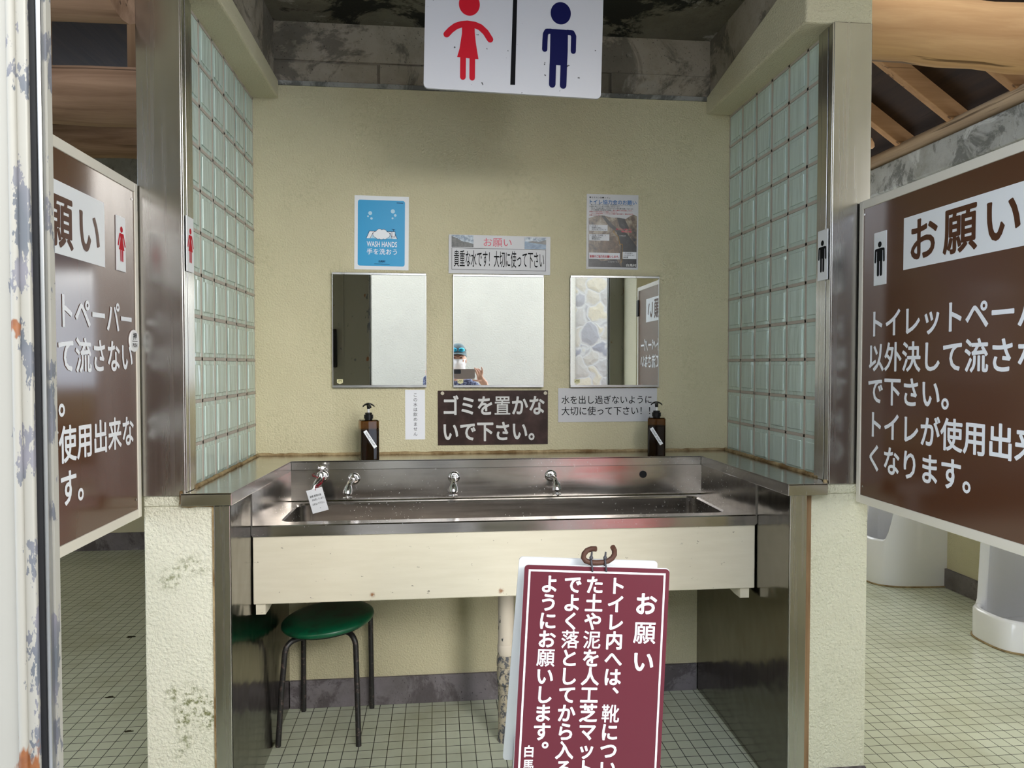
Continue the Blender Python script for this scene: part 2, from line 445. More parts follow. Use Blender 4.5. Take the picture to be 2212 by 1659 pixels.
class MB:
    def __init__(s):
        s.v, s.f, s.mi, s.cur = [], [], [], 0
    def add(s, vs, fs):
        b = len(s.v)
        s.v.extend(Vector(v) for v in vs)
        for f in fs:
            s.f.append(tuple(b + i for i in f))
            s.mi.append(s.cur)
        return s
    def box(s, x0, x1, y0, y1, z0, z1, mat=None):
        vs = [(x, y, z) for z in (z0, z1) for y in (y0, y1) for x in (x0, x1)]
        if mat is not None:
            vs = [mat @ Vector(v) for v in vs]
        return s.add(vs, [(0, 2, 3, 1), (4, 5, 7, 6), (0, 1, 5, 4), (2, 6, 7, 3), (0, 4, 6, 2), (1, 3, 7, 5)])
    def prism(s, pts, z0, z1, mat=None):
        n = len(pts)
        vs = [(p[0], p[1], z0) for p in pts] + [(p[0], p[1], z1) for p in pts]
        if mat is not None:
            vs = [mat @ Vector(v) for v in vs]
        fs = [tuple(range(n - 1, -1, -1)), tuple(range(n, 2 * n))] + [(i, (i + 1) % n, n + (i + 1) % n, n + i) for i in range(n)]
        return s.add(vs, fs)
    def poly(s, pts):
        return s.add(pts, [tuple(range(len(pts)))])
    def tube(s, path, r, n=12, cap=True):
        path = [Vector(p) for p in path]
        rs = r if isinstance(r, (list, tuple)) else [r] * len(path)
        rings, prev = [], None
        for i, p in enumerate(path):
            d = (path[min(i + 1, len(path) - 1)] - path[max(i - 1, 0)]).normalized()
            if prev is None:
                a = Vector((0, 0, 1)) if abs(d.z) < 0.9 else Vector((1, 0, 0))
                u = d.cross(a).normalized()
            else:
                u = (prev - d * prev.dot(d)).normalized()
            prev = u
            w = d.cross(u)
            rings.append([p + (u * math.cos(2 * PI * k / n) + w * math.sin(2 * PI * k / n)) * rs[i] for k in range(n)])
        vs = [v for rg in rings for v in rg]
        fs = []
        for i in range(len(path) - 1):
            for k in range(n):
                fs.append((i * n + k, i * n + (k + 1) % n, (i + 1) * n + (k + 1) % n, (i + 1) * n + k))
        if cap:
            fs.append(tuple(range(n - 1, -1, -1)))
            fs.append(tuple((len(path) - 1) * n + k for k in range(n)))
        return s.add(vs, fs)
    def lathe(s, prof, mat=None, n=24):
        mat = mat or Matrix()
        vs, fs = [], []
        for r, z in prof:
            for k in range(n):
                a = 2 * PI * k / n
                vs.append(mat @ Vector((r * math.cos(a), r * math.sin(a), z)))
        for i in range(len(prof) - 1):
            for k in range(n):
                fs.append((i * n + k, i * n + (k + 1) % n, (i + 1) * n + (k + 1) % n, (i + 1) * n + k))
        fs.append(tuple(range(n - 1, -1, -1)))
        fs.append(tuple((len(prof) - 1) * n + k for k in range(n)))
        return s.add(vs, fs)
    def ball(s, c, r, mat=None, n=16, m=10):
        c = Vector(c)
        r = Vector(r) if isinstance(r, (tuple, list)) else Vector((r, r, r))
        vs, fs = [], []
        for i in range(1, m):
            th = PI * i / m
            for k in range(n):
                a = 2 * PI * k / n
                q = Vector((r.x * math.sin(th) * math.cos(a), r.y * math.sin(th) * math.sin(a), r.z * math.cos(th)))
                vs.append(c + ((mat @ q) if mat is not None else q))
        for i in range(m - 2):
            for k in range(n):
                fs.append((i * n + k, (i + 1) * n + k, (i + 1) * n + (k + 1) % n, i * n + (k + 1) % n))
        tq, bq = Vector((0, 0, r.z)), Vector((0, 0, -r.z))
        vs.append(c + ((mat @ tq) if mat is not None else tq))
        vs.append(c + ((mat @ bq) if mat is not None else bq))
        T = len(vs) - 2
        for k in range(n):
            fs.append((T, k, (k + 1) % n))
            fs.append((T + 1, (m - 2) * n + (k + 1) % n, (m - 2) * n + k))
        return s.add(vs, fs)
    # flat drawing on a plane: O origin, U right, V up
    def shape(s, pl, pts, lift=0.0):
        O, U, V = pl
        N = U.cross(V).normalized()
        return s.poly([O + U * p[0] + V * p[1] + N * lift for p in pts])
    def rect(s, pl, x0, x1, y0, y1, lift=0.0):
        return s.shape(pl, [(x0, y0), (x1, y0), (x1, y1), (x0, y1)], lift)
    def disc(s, pl, x, y, r, lift=0.0, n=28, ry=None):
        return s.shape(pl, [(x + r * math.cos(2 * PI * k / n), y + (ry or r) * math.sin(2 * PI * k / n)) for k in range(n)], lift)
    def stroke(s, pl, pts, w, lift=0.0):
        for (ax, ay), (bx, by) in zip(pts[:-1], pts[1:]):
            L = math.hypot(bx - ax, by - ay) or 1e-6
            nx, ny = -(by - ay) / L * w / 2, (bx - ax) / L * w / 2
            a0 = math.atan2(ny, nx)
            q = []
            for k in range(7):
                a = a0 + PI * k / 6
                q.append((ax + math.cos(a) * w / 2, ay + math.sin(a) * w / 2))
            for k in range(7):
                a = a0 + PI + PI * k / 6
                q.append((bx + math.cos(a) * w / 2, by + math.sin(a) * w / 2))
            lift += 1e-6
            s.shape(pl, q, lift)
        return s
    def text(s, pl, body, x, y, cw, ch, bold=0.0, lift=0.0, slant=0.0, spread=1.0):
        # x,y is the lower left of the first em box; one em is cw wide and ch high
        O, U, V = pl
        N = U.cross(V).normalized()
        vs, fs = glyph(body, bold)
        q = [O + U * (x + (a + slant * b) * cw) + V * (y + (b + 0.12) * ch) + N * (lift + LAY * l) for a, b, l in vs]
        return s.add(q, fs)
    def text_fit(s, pl, body, x0, x1, y0, y1, bold=0.0, lift=0.0):
        O, U, V = pl
        N = U.cross(V).normalized()
        vs, fs = glyph(body, bold)
        ax, bx = min(v[0] for v in vs), max(v[0] for v in vs)
        ay, by = min(v[1] for v in vs), max(v[1] for v in vs)
        q = [O + U * (x0 + (a - ax) / (bx - ax) * (x1 - x0)) + V * (y0 + (b - ay) / (by - ay) * (y1 - y0)) + N * (lift + LAY * l) for a, b, l in vs]
        return s.add(q, fs)
    def build(s, name, mat, parent=None, local=False, smooth=None, bevel=0.0, bseg=2, loc=None):
        me = bpy.data.meshes.new(name)
        if parent is not None:
            off = Vector((0, 0, 0)) if local else wloc(parent)
            oloc = Vector((0, 0, 0))
        elif loc is not None:
            off = Vector(loc)
            oloc = off
        else:
            xs = [v.x for v in s.v]; ys = [v.y for v in s.v]; zs = [v.z for v in s.v]
            off = Vector(((min(xs) + max(xs)) / 2, (min(ys) + max(ys)) / 2, min(zs)))
            oloc = off
        me.from_pydata([tuple(v - off) for v in s.v], [], s.f)
        me.update()
        mats = mat if isinstance(mat, (list, tuple)) else [mat]
        for m in mats:
            me.materials.append(m)
        if len(mats) > 1:
            me.polygons.foreach_set('material_index', s.mi)
        if smooth is not None:
            me.shade_smooth()
            me.set_sharp_from_angle(angle=math.radians(smooth))
        o = bpy.data.objects.new(name, me)
        COL.objects.link(o)
        o.parent = parent
        o.location = oloc
        if bevel > 0:
            b = o.modifiers.new('bevel', 'BEVEL')
            b.width = bevel
            b.segments = bseg
            b.limit_method = 'ANGLE'
            b.angle_limit = math.radians(40)
        return o

def root(name, loc, label=None, cat=None, group=None, kind=None, rot=None):
    o = bpy.data.objects.new(name, None)
    COL.objects.link(o)
    o.location = loc
    o.empty_display_size = 0.05
    if rot is not None:
        o.rotation_euler = rot
    return tag(o, label, cat, group, kind)

def tag(o, label=None, cat=None, group=None, kind=None):
    if label: o['label'] = label
    if cat: o['category'] = cat
    if group: o['group'] = group
    if kind: o['kind'] = kind
    return o

def struct(o, label=None, cat=None):
    return tag(o, label, cat, None, 'structure')

def plane(O, U, V):
    return (Vector(O), Vector(U), Vector(V))

def remeshed(mb, voxel, smooth_it=4):
    """one continuous skin around the overlapping shapes collected in mb"""
    me = bpy.data.meshes.new('tmp_body')
    me.from_pydata([tuple(v) for v in mb.v], [], mb.f)
    o = bpy.data.objects.new('tmp_body', me)
    COL.objects.link(o)
    r = o.modifiers.new('r', 'REMESH')
    r.mode = 'VOXEL'
    r.voxel_size = voxel
    q = o.modifiers.new('s', 'SMOOTH')
    q.factor = 0.5
    q.iterations = smooth_it
    bpy.context.view_layer.update()
    dg = bpy.context.evaluated_depsgraph_get()
    m2 = bpy.data.meshes.new_from_object(o.evaluated_get(dg))
    out = MB()
    out.add([v.co.copy() for v in m2.vertices], [tuple(p.vertices) for p in m2.polygons])
    bpy.data.objects.remove(o)
    bpy.data.meshes.remove(me)
    bpy.data.meshes.remove(m2)
    return out

X3, Y3, Z3 = Vector((1, 0, 0)), Vector((0, 1, 0)), Vector((0, 0, 1))
W = 1.815        # clear width between the glass block walls
YF = -0.765      # front face of the niche piers
ZC = 0.957       # counter top
ZS = 2.277       # soffit over the glass
# ---------------------------------------------------------------- the setting
def sbox(name, mat, *b, bevel=0.0, loc=None):
    return struct(MB().box(*b).build(name, mat, bevel=bevel, loc=loc))

struct(MB().box(-2.8, 3.62, -1.95, 2.5, -0.12, 0).build('floor', M['tiles'], loc=(0.007, 0.012, 0)))
struct(MB().box(-5, 7, -7, -1.95, -0.22, -0.12).build('floor_outside', M['ground']))

# back wall of the niche: stucco below, old concrete above
sbox('wall_back', M['stucco_back'], -0.105, 1.92, 0, 0.12, 0, 2.33, loc=(0.9, 0, 0))
b = MB()
b.box(-0.105, 1.92, 0.014, 0.12, 2.33, 2.66)
b.box(0.06, 0.449, 0.002, 0.014, 2.345, 2.418).box(0.457, 0.893, 0.002, 0.014, 2.345, 2.421)
b.box(0.899, 1.334, 0.002, 0.014, 2.345, 2.424).box(1.342, 1.75, 0.002, 0.014, 2.345, 2.428)
b.box(0.06, 1.75, 0.006, 0.014, 2.426, 2.66)
struct(b.build('wall_back_upper', M['concrete_mid'], bevel=0.004))
sbox('trim_1', M['concrete_grey'], 0.075, 1.735, -0.006, 0.014, 2.328, 2.344)
sbox('ceiling', M['concrete_dark'], -0.135, 1.95, -2.6, 0.12, 2.565, 2.70)
sbox('ceiling_added_eave', M['concrete_mid'], -4, -0.14, -2.7, -1.88, 2.62, 2.70)  # unseen eave, added to block sky light along the entrance front
sbox('ceiling_added_eave.001', M['concrete_mid'], 1.96, 5, -2.7, -1.88, 2.62, 2.70)  # right half of the added eave, keeps bright sky out of the post's reflection
sbox('baseboard_back', M['baseboard'], 0.114, 1.696, -0.012, 0, 0, 0.106, bevel=0.002)

# lintels over the glass: stucco, with old concrete above them
def lintel(name, x0, x1, zb):
    b = MB()
    R = Matrix(((0, 0, 1, 0), (1, 0, 0, 0), (0, 1, 0, 0), (0, 0, 0, 1)))
    b.prism([(YF, ZS), (0, ZS), (0, 2.345), (YF, zb)], x0, x1, R)
    b.box(x0 + 0.0005, x1 - 0.0005, YF + 0.0005, YF + 0.02, zb + 0.0005, 2.565)
    return struct(b.build(name, M['stucco'], bevel=0.006))
lintel('trim_2', -0.105, 0.09, 2.345)
lintel('trim_3', 1.722, 1.925, 2.46)
R = Matrix(((0, 0, 1, 0), (1, 0, 0, 0), (0, 1, 0, 0), (0, 0, 0, 1)))
struct(MB().prism([(YF + 0.02, 2.345), (0.012, 2.345), (0.012, 2.565), (YF + 0.02, 2.565)], -0.105, 0.072, R).build('wall_left_upper', M['concrete_mid']))
struct(MB().prism([(YF + 0.02, 2.46), (0.012, 2.345), (0.012, 2.565), (YF + 0.02, 2.565)], 1.738, 1.92, R).build('wall_right_upper', M['concrete_mid']))

# glass block walls: mortar grid and the blocks in it
P = 0.12
def glass_wall(name, x0, x1, face):
    r = root(name, ((x0 + x1) / 2, -0.36, 0.955))
    g = MB()
    j = 0.0095
    xa, xb = x0 + 0.003, x1 - 0.003
    for k in range(8):
        yy = -0.72 + k * P if k < 7 else 0
        if k < 7:
            g.box(xa, xb, yy - j / 2 if k else -0.74, yy + j / 2 if k < 6 else 0, 0.9536, ZS)
    for k in range(12):
        z = 0.9536 + k * P
        g.box(xa, xb, -0.72, 0, z - j / 2, z + j / 2)
    g.build('mortar_grid', M['grout'], r)
    q = MB()
    for k in range(6):
        for i in range(11):
            y0, y1 = -0.72 + k * P + j / 2, -0.72 + (k + 1) * P - j / 2
            z0, z1 = 0.9536 + i * P + j / 2, 0.9536 + (i + 1) * P - j / 2
            q.box(x0 + 0.004, x1 - 0.004, y0, y1, z0, z1)
            for xs, xd in ((x1 - 0.004, 1), (x0 + 0.004, -1)):
                m = 0.012
                q.box(min(xs, xs + xd * 0.004), max(xs, xs + xd * 0.004), y0 + m, y1 - m, z0 + m, z1 - m)
    q.build('glass_blocks', M['glass_block'], r, bevel=0.0035)
    return struct(r)
glass_wall('window_1', -0.10, 0.0, 1)
glass_wall('window_2', W, W + 0.10, -1)

# low piers under the glass, clad with steel on the inside
def pier(name, sgn):
    if sgn < 0:
        xo, xi0, xi1, xc = -0.105, 0.115, 0.110, -0.006
        sx = (0.076, 0.117); fx = (0.070, 0.076)
    else:
        xo, xi0, xi1, xc = 1.93, 1.690, 1.700, 1.80
        sx = (1.688, 1.738); fx = (1.738, 1.753)
    r = root(name, ((xo + xi0) / 2, -0.4, 0))
    b = MB()
    pts = [(xo, YF), (xi0, YF), (xi1, -0.17), (xi1, 0), (xo, 0)]
    if sgn > 0: pts = pts[::-1]
    b.prism(pts, 0, 0.92)
    b.box(min(xo, xc), max(xo, xc), YF, 0, 0.92, 0.948)
    b.build('stucco_body', M['stucco_mossy' if sgn < 0 else 'stucco_pale'], r, bevel=0.004)
    d = 0.003 * (-sgn)
    n = 10
    pm = MB()
    rnd = random.Random(3 + sgn)
    # cladding sheet, slightly dented
    vs, fs = [], []
    for a in range(25):
        for c in range(31):
            u, v = a / 24, c / 30
            y = YF + u * (-0.004 - YF)
            x = xi0 + (xi1 - xi0) * min(1, (y - YF) / 0.595)
            dent = 0.0035 * mnoise.noise(Vector((u * 2.2 + sgn * 3, v * 3.1, 0.3 * sgn))) * math.sin(PI * u) * math.sin(PI * v)
            vs.append((x + d + dent, y, 0.005 + v * 0.913))
    for a in range(24):
        for c in range(30):
            i = a * 31 + c
            f = (i, i + 31, i + 32, i + 1)
            fs.append(f if sgn < 0 else f[::-1])
    pm.add(vs, fs)
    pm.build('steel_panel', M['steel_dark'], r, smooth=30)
    MB().box(sx[0], sx[1], YF - 0.006, YF, 0, 0.92).build('steel_edge_strip', M['steel_v'], r, bevel=0.001)
    MB().box(fx[0], fx[1], YF - 0.003, YF, 0, 0.92).build('wood_fillet', M['fillet' if sgn > 0 else 'sealant'], r)
    bx = (xo, fx[0]) if sgn < 0 else (fx[1], xo)
    MB().box(bx[0], bx[1], YF - 0.008, YF, 0, 0.106).build('baseboard', M['baseboard'], r)
    return struct(r)
pier('wall_left', -1)
pier('wall_right', 1)

# steel clad posts at the front of the glass walls
def post(name, sgn):
    if sgn < 0:
        x0, x1, xi = -0.108, 0.003, 0.003
    else:
        x0, x1, xi = 1.806, 1.922, 1.806
    r = root(name, ((x0 + x1) / 2, YF, 0.948))
    MB().box(x0, x1, YF - 0.004, -0.722, 0.948, ZS + 0.004).build('cladding', M['steel_v'], r, bevel=0.0015)
    d = 0.006 * (-sgn)
    b = MB()
    for y0, y1, dd in ((YF - 0.004, YF + 0.016, 0.8), (YF + 0.019, YF + 0.05, 1.0), (YF + 0.054, -0.69, 0.6)):
        b.box(min(xi, xi + d * dd), max(xi, xi + d * dd), y0, y1, 0.958, ZS)
    b.build('folded_edge', M['steel_v'], r, bevel=0.001)
    return struct(r)
post('trim_4', -1)
post('trim_5', 1)

# side walls of the vestibule beyond the swing doors, and the two toilet rooms
sbox('wall_left_front', M['stucco'], -0.135, -0.105, -1.88, -1.585, 0, 2.565)
sbox('wall_right_front', M['stucco'], 1.885, 1.915, -1.88, -1.585, 0, 2.565)
def wall_with_opening(name, x0, x1, y0, y1, z1, ox0, ox1, oz0, oz1, mat):
    b = MB()
    b.box(x0, ox0, y0, y1, 0, z1).box(ox1, x1, y0, y1, 0, z1).box(ox0, ox1, y0, y1, 0, oz0).box(ox0, ox1, y0, y1, oz1, z1)
    return struct(b.build(name, mat))
wall_with_opening('wall_left_outer', -2.8, -0.135, -1.88, -1.80, 3.0, -2.6, -0.75, 0.6, 2.2, M['stucco'])  # opening out of view, added to let daylight into the left room
wall_with_opening('wall_right_outer', 1.915, 3.62, -1.88, -1.80, 4.1, 2.75, 3.58, 0.3, 2.55, M['stucco'])  # unseen opening, added and placed to light the right room
sbox('wall_left_side', M['stucco'], -2.9, -2.8, -1.88, 2.6, 0, 3.0)
sbox('wall_left_back', M['stucco'], -2.8, -0.105, 2.5, 2.6, 0, 2.62)
sbox('baseboard_left', M['baseboard'], -2.8, -0.105, 2.485, 2.5, 0, 0.12)
sbox('trim_6', M['concrete_grey'], -2.8, -0.105, 2.42, 2.62, 2.36, 2.72)
sbox('wall_left_inner', M['stucco'], -0.105, 0.0, 0.12, 2.5, 0, 3.0)
sbox('wall_right_side', M['stucco'], 3.62, 3.74, -1.88, 2.6, 0, 2.42)
sbox('baseboard_right', M['baseboard'], 3.605, 3.62, -1.8, 2.5, 0, 0.11)
sbox('trim_7', M['concrete_grey'], 3.56, 3.76, -1.88, 2.6, 2.42, 2.60, bevel=0.01)
wall_with_opening('wall_right_back', 1.815, 3.62, 2.5, 2.6, 4.1, 2.1, 3.5, 1.15, 2.15, M['stucco'])  # opening hidden behind the swing door, added to brighten the right room
sbox('wall_right_inner', M['stucco'], 1.815, 1.92, 0.12, 2.5, 0, 4.1)
sbox('ceiling_left', M['deck'], -2.9, -0.105, -1.88, 2.6, 3.0, 3.06)
R = Matrix(((1, 0, 0, 0), (0, 0, 1, 0), (0, 1, 0, 0), (0, 0, 0, 1)))
struct(MB().prism([(1.80, 4.05), (3.90, 2.58), (3.90, 2.66), (1.80, 4.13)], -1.88, 2.6, R).build('ceiling_right', M['deck']))
# logs and rafters of the roofs
def log(name, p, q, r, mat, seed, n=20):
    rnd = random.Random(seed)
    p, q = Vector(p), Vector(q)
    path = [p.lerp(q, i / 12) + Vector((0, rnd.uniform(-1, 1), rnd.uniform(-1, 1))) * r * 0.03 for i in range(13)]
    return struct(MB().tube(path, [r * rnd.uniform(0.96, 1.04) for _ in path], n).build(name, mat, smooth=50))
log('roof_log', (-2.8, -0.84, 2.285), (-0.11, -0.84, 2.285), 0.125, M['log_pink'], 1)
log('roof_log', (-2.8, 0.02, 2.27), (-0.11, 0.02, 2.27), 0.10, M['log_pink'], 2)
log('roof_log', (-2.8, 1.3, 2.50), (-0.11, 1.3, 2.50), 0.10, M['log_pink'], 3)
log('roof_log', (1.925, -0.30, 2.515), (3.62, -0.30, 2.46), 0.115, M['log_x'], 4)
log('roof_log', (1.925, 1.9, 2.87), (4.0, 1.9, 2.87), 0.10, M['log_x'], 5)
log('roof_pole', (3.62, -1.8, 2.66), (3.62, 2.5, 2.66), 0.05, M['log_y'], 6)
for i, (x, w) in enumerate(((-0.44, 0.10), (-0.33, 0.11), (-0.80, 0.09))):
    struct(MB().box(x, x + w, 0.0, 0.03, 2.36, 3.0).build('roof_plank', M['plank_z']))
def rafter(y, x0, z0, x1, z1):
    b = MB()
    R = Matrix(((1, 0, 0, 0), (0, 0, 1, y), (0, 1, 0, 0), (0, 0, 0, 1)))
    L = math.hypot(x1 - x0, z1 - z0)
    nx, nz = -(z1 - z0) / L * 0.11, (x1 - x0) / L * 0.11
    b.prism([(x0, z0), (x1, z1), (x1 + nx, z1 + nz), (x0 + nx, z0 + nz)], -0.025, 0.025, R)
    return struct(b.build('rafter', M['rafter'], bevel=0.003))
for k in range(7):
    rafter(-1.2 + 0.46 * k, 1.93, 3.84, 3.62, 2.66)

# outside: the white wall opposite the entrance with its stone pier
sbox('wall_front', M['stucco_white'], -3.4, 2.17, -5.2, -5.0, -0.12, 2.45)
sbox('wall_front_stone', M['stone'], 2.17, 2.57, -5.3, -4.98, -0.12, 2.45, bevel=0.02)

# painted steel sliding leaves of the entrance
def steel_leaf(name, sgn):
    x0, x1 = (-0.62, 0.2415) if sgn < 0 else (1.792, 2.6)
    r = root(name, ((x0 + x1) / 2, -1.91, 0.0))
    MB().box(x0, x1, -1.93, -1.89, 0.0, 2.5).build('leaf', M['chipped'], r, bevel=0.002)
    e = x1 if sgn < 0 else x0
    s = 1 if sgn < 0 else -1
    bx = e - s * 0.0145
    MB().tube([(bx, -1.931, 0.0), (bx, -1.931, 2.5)], 0.0045, 10).build('bead', M['chipped'], r, smooth=40)
    a, c = sorted((e, e + s * 0.005))
    MB().box(a, c, -1.925, -1.895, 0.0, 2.5).build('rubber_seal', M['black_rubber'], r)
    a, c = sorted((e + s * 0.005, e + s * 0.010))
    MB().box(a, c, -1.922, -1.90, 0.0, 2.5).build('metal_channel', M['alu'], r, bevel=0.0008)
    a, c = sorted((e + s * 0.010, e + s * 0.0125))
    MB().box(a, c, -1.915, -1.905, 0.0, 2.5).build('edge_lip', M['chipped'], r)
    hx = e - s * 0.22
    MB().box(hx - 0.02, hx + 0.02, -1.89, -1.86, 1.28, 1.52).build('handle', M['black_plastic'], r, bevel=0.006)
    MB().box(min(hx + s * 0.05, hx + s * 0.06), max(hx + s * 0.05, hx + s * 0.06), -1.89, -1.883, 0.0, 2.5).build('stiffener', M['chipped'], r)
    return struct(r)
steel_leaf('door_3', -1)
steel_leaf('door_4', 1)

# ---------------------------------------------------------------- pictograms
def arc(cx, cy, r, a0, a1, n=10):
    return [(cx + r * math.cos(math.radians(a0 + (a1 - a0) * i / n)), cy + r * math.sin(math.radians(a0 + (a1 - a0) * i / n))) for i in range(n + 1)]

def man_small(b, pl, x, y, h, lift):
    b.disc(pl, x, y + 0.90 * h, 0.085 * h, lift)
    b.shape(pl, [(x - 0.13 * h, y + 0.42 * h), (x + 0.13 * h, y + 0.42 * h), (x + 0.13 * h, y + 0.79 * h), (x - 0.13 * h, y + 0.79 * h)], lift)
    for s in (-1, 1):
        b.stroke(pl, [(x + s * 0.19 * h, y + 0.74 * h), (x + s * 0.20 * h, y + 0.42 * h)], 0.075 * h, lift + 0.00001)
        b.stroke(pl, [(x + s * 0.19 * h, y + 0.745 * h), (x + s * 0.1 * h, y + 0.755 * h)], 0.075 * h, lift + 0.00002)
        b.stroke(pl, [(x + s * 0.068 * h, y + 0.45 * h), (x + s * 0.068 * h, y + 0.045 * h)], 0.105 * h, lift + 0.00003)

def woman_small(b, pl, x, y, h, lift):
    b.disc(pl, x, y + 0.90 * h, 0.085 * h, lift)
    b.shape(pl, [(x - 0.17 * h, y + 0.33 * h), (x + 0.17 * h, y + 0.33 * h), (x + 0.07 * h, y + 0.64 * h), (x + 0.12 * h, y + 0.79 * h), (x - 0.12 * h, y + 0.79 * h), (x - 0.07 * h, y + 0.64 * h)], lift)
    for s in (-1, 1):
        b.stroke(pl, [(x + s * 0.11 * h, y + 0.755 * h), (x + s * 0.215 * h, y + 0.46 * h)], 0.065 * h, lift + 0.00001)
        b.stroke(pl, [(x + s * 0.055 * h, y + 0.36 * h), (x + s * 0.055 * h, y + 0.04 * h)], 0.075 * h, lift + 0.00003)

# ---------------------------------------------------------------- half-height swing doors
DL, DZ0, DZ1 = 0.79, 0.897, 1.766
DOOR_LINES = ('トイレットペーパー', '以外決して流さない', 'で下さい。', 'トイレが使用出来な', 'くなります。')
def swing_door(name, sgn):
    if sgn < 0:
        xf, xb = -0.105, -0.135
        pl = plane((xf, -0.775 - DL, 0), (0, 1, 0), (0, 0, 1))
        U0, CW = 0.0895, 0.0738
        plate = (DL - 0.594, DL - 0.184, 1.526, 1.677)
        icon = (DL - 0.124, DL - 0.077, 1.528, 1.662)
        tit = 0.228
    else:
        xf, xb = 1.885, 1.915
        pl = plane((xf, -0.775, 0), (0, -1, 0), (0, 0, 1))
        U0, CW = 0.047, 0.0748
        plate = (0.197, 0.612, 1.545, 1.68)
        icon = (0.073, 0.126, 1.517, 1.663)
        tit = 0.225
    out = -sgn
    r = root(name, ((xf + xb) / 2, -0.775 - DL / 2, DZ0))
    xa, xc = min(xf, xb), max(xf, xb)
    y0, y1 = -0.775 - DL, -0.775
    MB().box(xa + 0.003, xc - 0.003, y0 + 0.01, y1 - 0.01, DZ0 + 0.01, DZ1 - 0.01).build('panel', M['brown_panel'], r)
    w = 0.024
    f = MB()
    f.box(xa, xc, y0, y0 + w, DZ0, DZ1).box(xa, xc, y1 - w * 0.75, y1, DZ0, DZ1)
    f.box(xa, xc, y0 + w, y1 - w * 0.75, DZ0, DZ0 + w).box(xa, xc, y0 + w, y1 - w * 0.75, DZ1 - w, DZ1)
    f.build('frame', M['cream_frame'], r, bevel=0.002)
    Oo = pl[0] + Vector((-sgn * -0.003 * -1, 0, 0))
    base = plane(pl[0] + Vector((sgn * 0.003, 0, 0)), pl[1], pl[2])       # face of the brown panel
    b = MB().rect(base, plate[0], plate[1], plate[2], plate[3], 0.0006)
    tp = b.build('title_plate', M['white_sheet'], r)
    b = MB()
    cw = 0.112
    for i, ch in enumerate('お願い'):
        b.text(base, ch, tit + i * 0.127 - 0.008, plate[2] + 0.012, cw, 0.117, 0.022, 0.0010)
    b.build('title_lettering', M['brown_letter'], tp)
    b = MB()
    for (ln, zc) in zip(DOOR_LINES, (1.411, 1.318, 1.226, 1.130, 1.037)):
        b.text(base, ln, U0, zc - 0.041, CW, 0.082, 0.020, 0.0008)
    b.build('lettering', M['letter_white'], r)
    b = MB()
    x0, x1, z0, z1 = icon
    O, U, V = base
    N = U.cross(V).normalized()
    qs = [O + U * a + V * c for a, c in ((x0, z0), (x1, z0), (x1, z1), (x0, z1))]
    b.add(qs + [q + N * 0.003 for q in qs], [(4, 5, 6, 7), (0, 1, 5, 4), (1, 2, 6, 5), (2, 3, 7, 6), (3, 0, 4, 7)])
    pq = b.build('pictogram_plaque', M['white_sheet'], r)
    b = MB()
    (woman_small if sgn < 0 else man_small)(b, base, (x0 + x1) / 2, z0 + (z1 - z0) * 0.17, (z1 - z0) * 0.66, 0.0036)
    pg = b.build('pictogram', M['ink_red' if sgn < 0 else 'ink'], pq)
    if sgn < 0:
        cx, cz = DL - 0.033, 1.358
        b = MB()
        A = Matrix.Translation(base[0] + base[1] * cx + base[2] * cz) @ Matrix.Rotation(PI / 2, 4, 'Y')
        b.lathe([(0.028, 0.0), (0.029, 0.002), (0.0275, 0.004)], A, 32)
        ps = b.build('push_sticker', M['white_plastic'], r, smooth=40)
        b = MB()
        b.text_fit(base, '押', cx - 0.011, cx + 0.011, cz + 0.003, cz + 0.021, 0.01, 0.0046)
        b.rect(base, cx - 0.016, cx + 0.016, cz - 0.0015, cz, 0.0046)
        b.text_fit(base, 'PUSH', cx - 0.013, cx + 0.013, cz - 0.016, cz - 0.006, 0.01, 0.0046)
        b.build('sticker_lettering', M['ink'], ps)
    for a, c in ((0.012 + 0.012, DZ1 - 0.04), (DL - 0.03, DZ1 - 0.045), (0.03, DZ0 + 0.05), (DL - 0.03, DZ0 + 0.05)):
        MB().disc(base, a, c, 0.003, 0.0012, 12).build('screw_head', M['alu'], r)
    hy = y0
    for z in (1.02, 1.64):
        MB().box(xa - 0.004, xc + 0.004, hy - 0.012, hy + 0.03, z - 0.05, z + 0.05).build('hinge', M['black_plastic'], r, bevel=0.003)
    return struct(r)
swing_door('door_1', -1)
swing_door('door_2', 1)
# ---------------------------------------------------------------- wash trough and counter
tr = root('wash_trough', (0.895, -0.37, 0.585), 'long stainless steel hand-wash trough with a cream board front', 'sink')
b = MB()
ZD = 0.815
outer = [(0.1185, -0.545), (1.6865, -0.545), (1.648, -0.172), (0.157, -0.172)]
def rrect(x0, x1, y0, y1, rad, n=6, tap=0.0):
    pts = []
    for (cx, cy, a0) in ((x0 + rad, y0 + rad, 180), (x1 - rad, y0 + rad, 270), (x1 - rad, y1 - rad, 0), (x0 + rad, y1 - rad, 90)):
        pts += arc(cx, cy, rad, a0, a0 + 90, n)
    return pts
inn = rrect(0.188, 1.612, -0.500, -0.205, 0.035)
low = rrect(0.194, 1.606, -0.494, -0.211, 0.035)
n = len(inn)
vs = [(p[0], p[1], ZD) for p in outer] + [(p[0], p[1], ZD) for p in inn] + [(p[0], p[1], ZD - 0.006) for p in rrect(0.1915, 1.6085, -0.4965, -0.2085, 0.035)] + [(p[0], p[1], 0.67) for p in low]
fs = []
q = n // 4
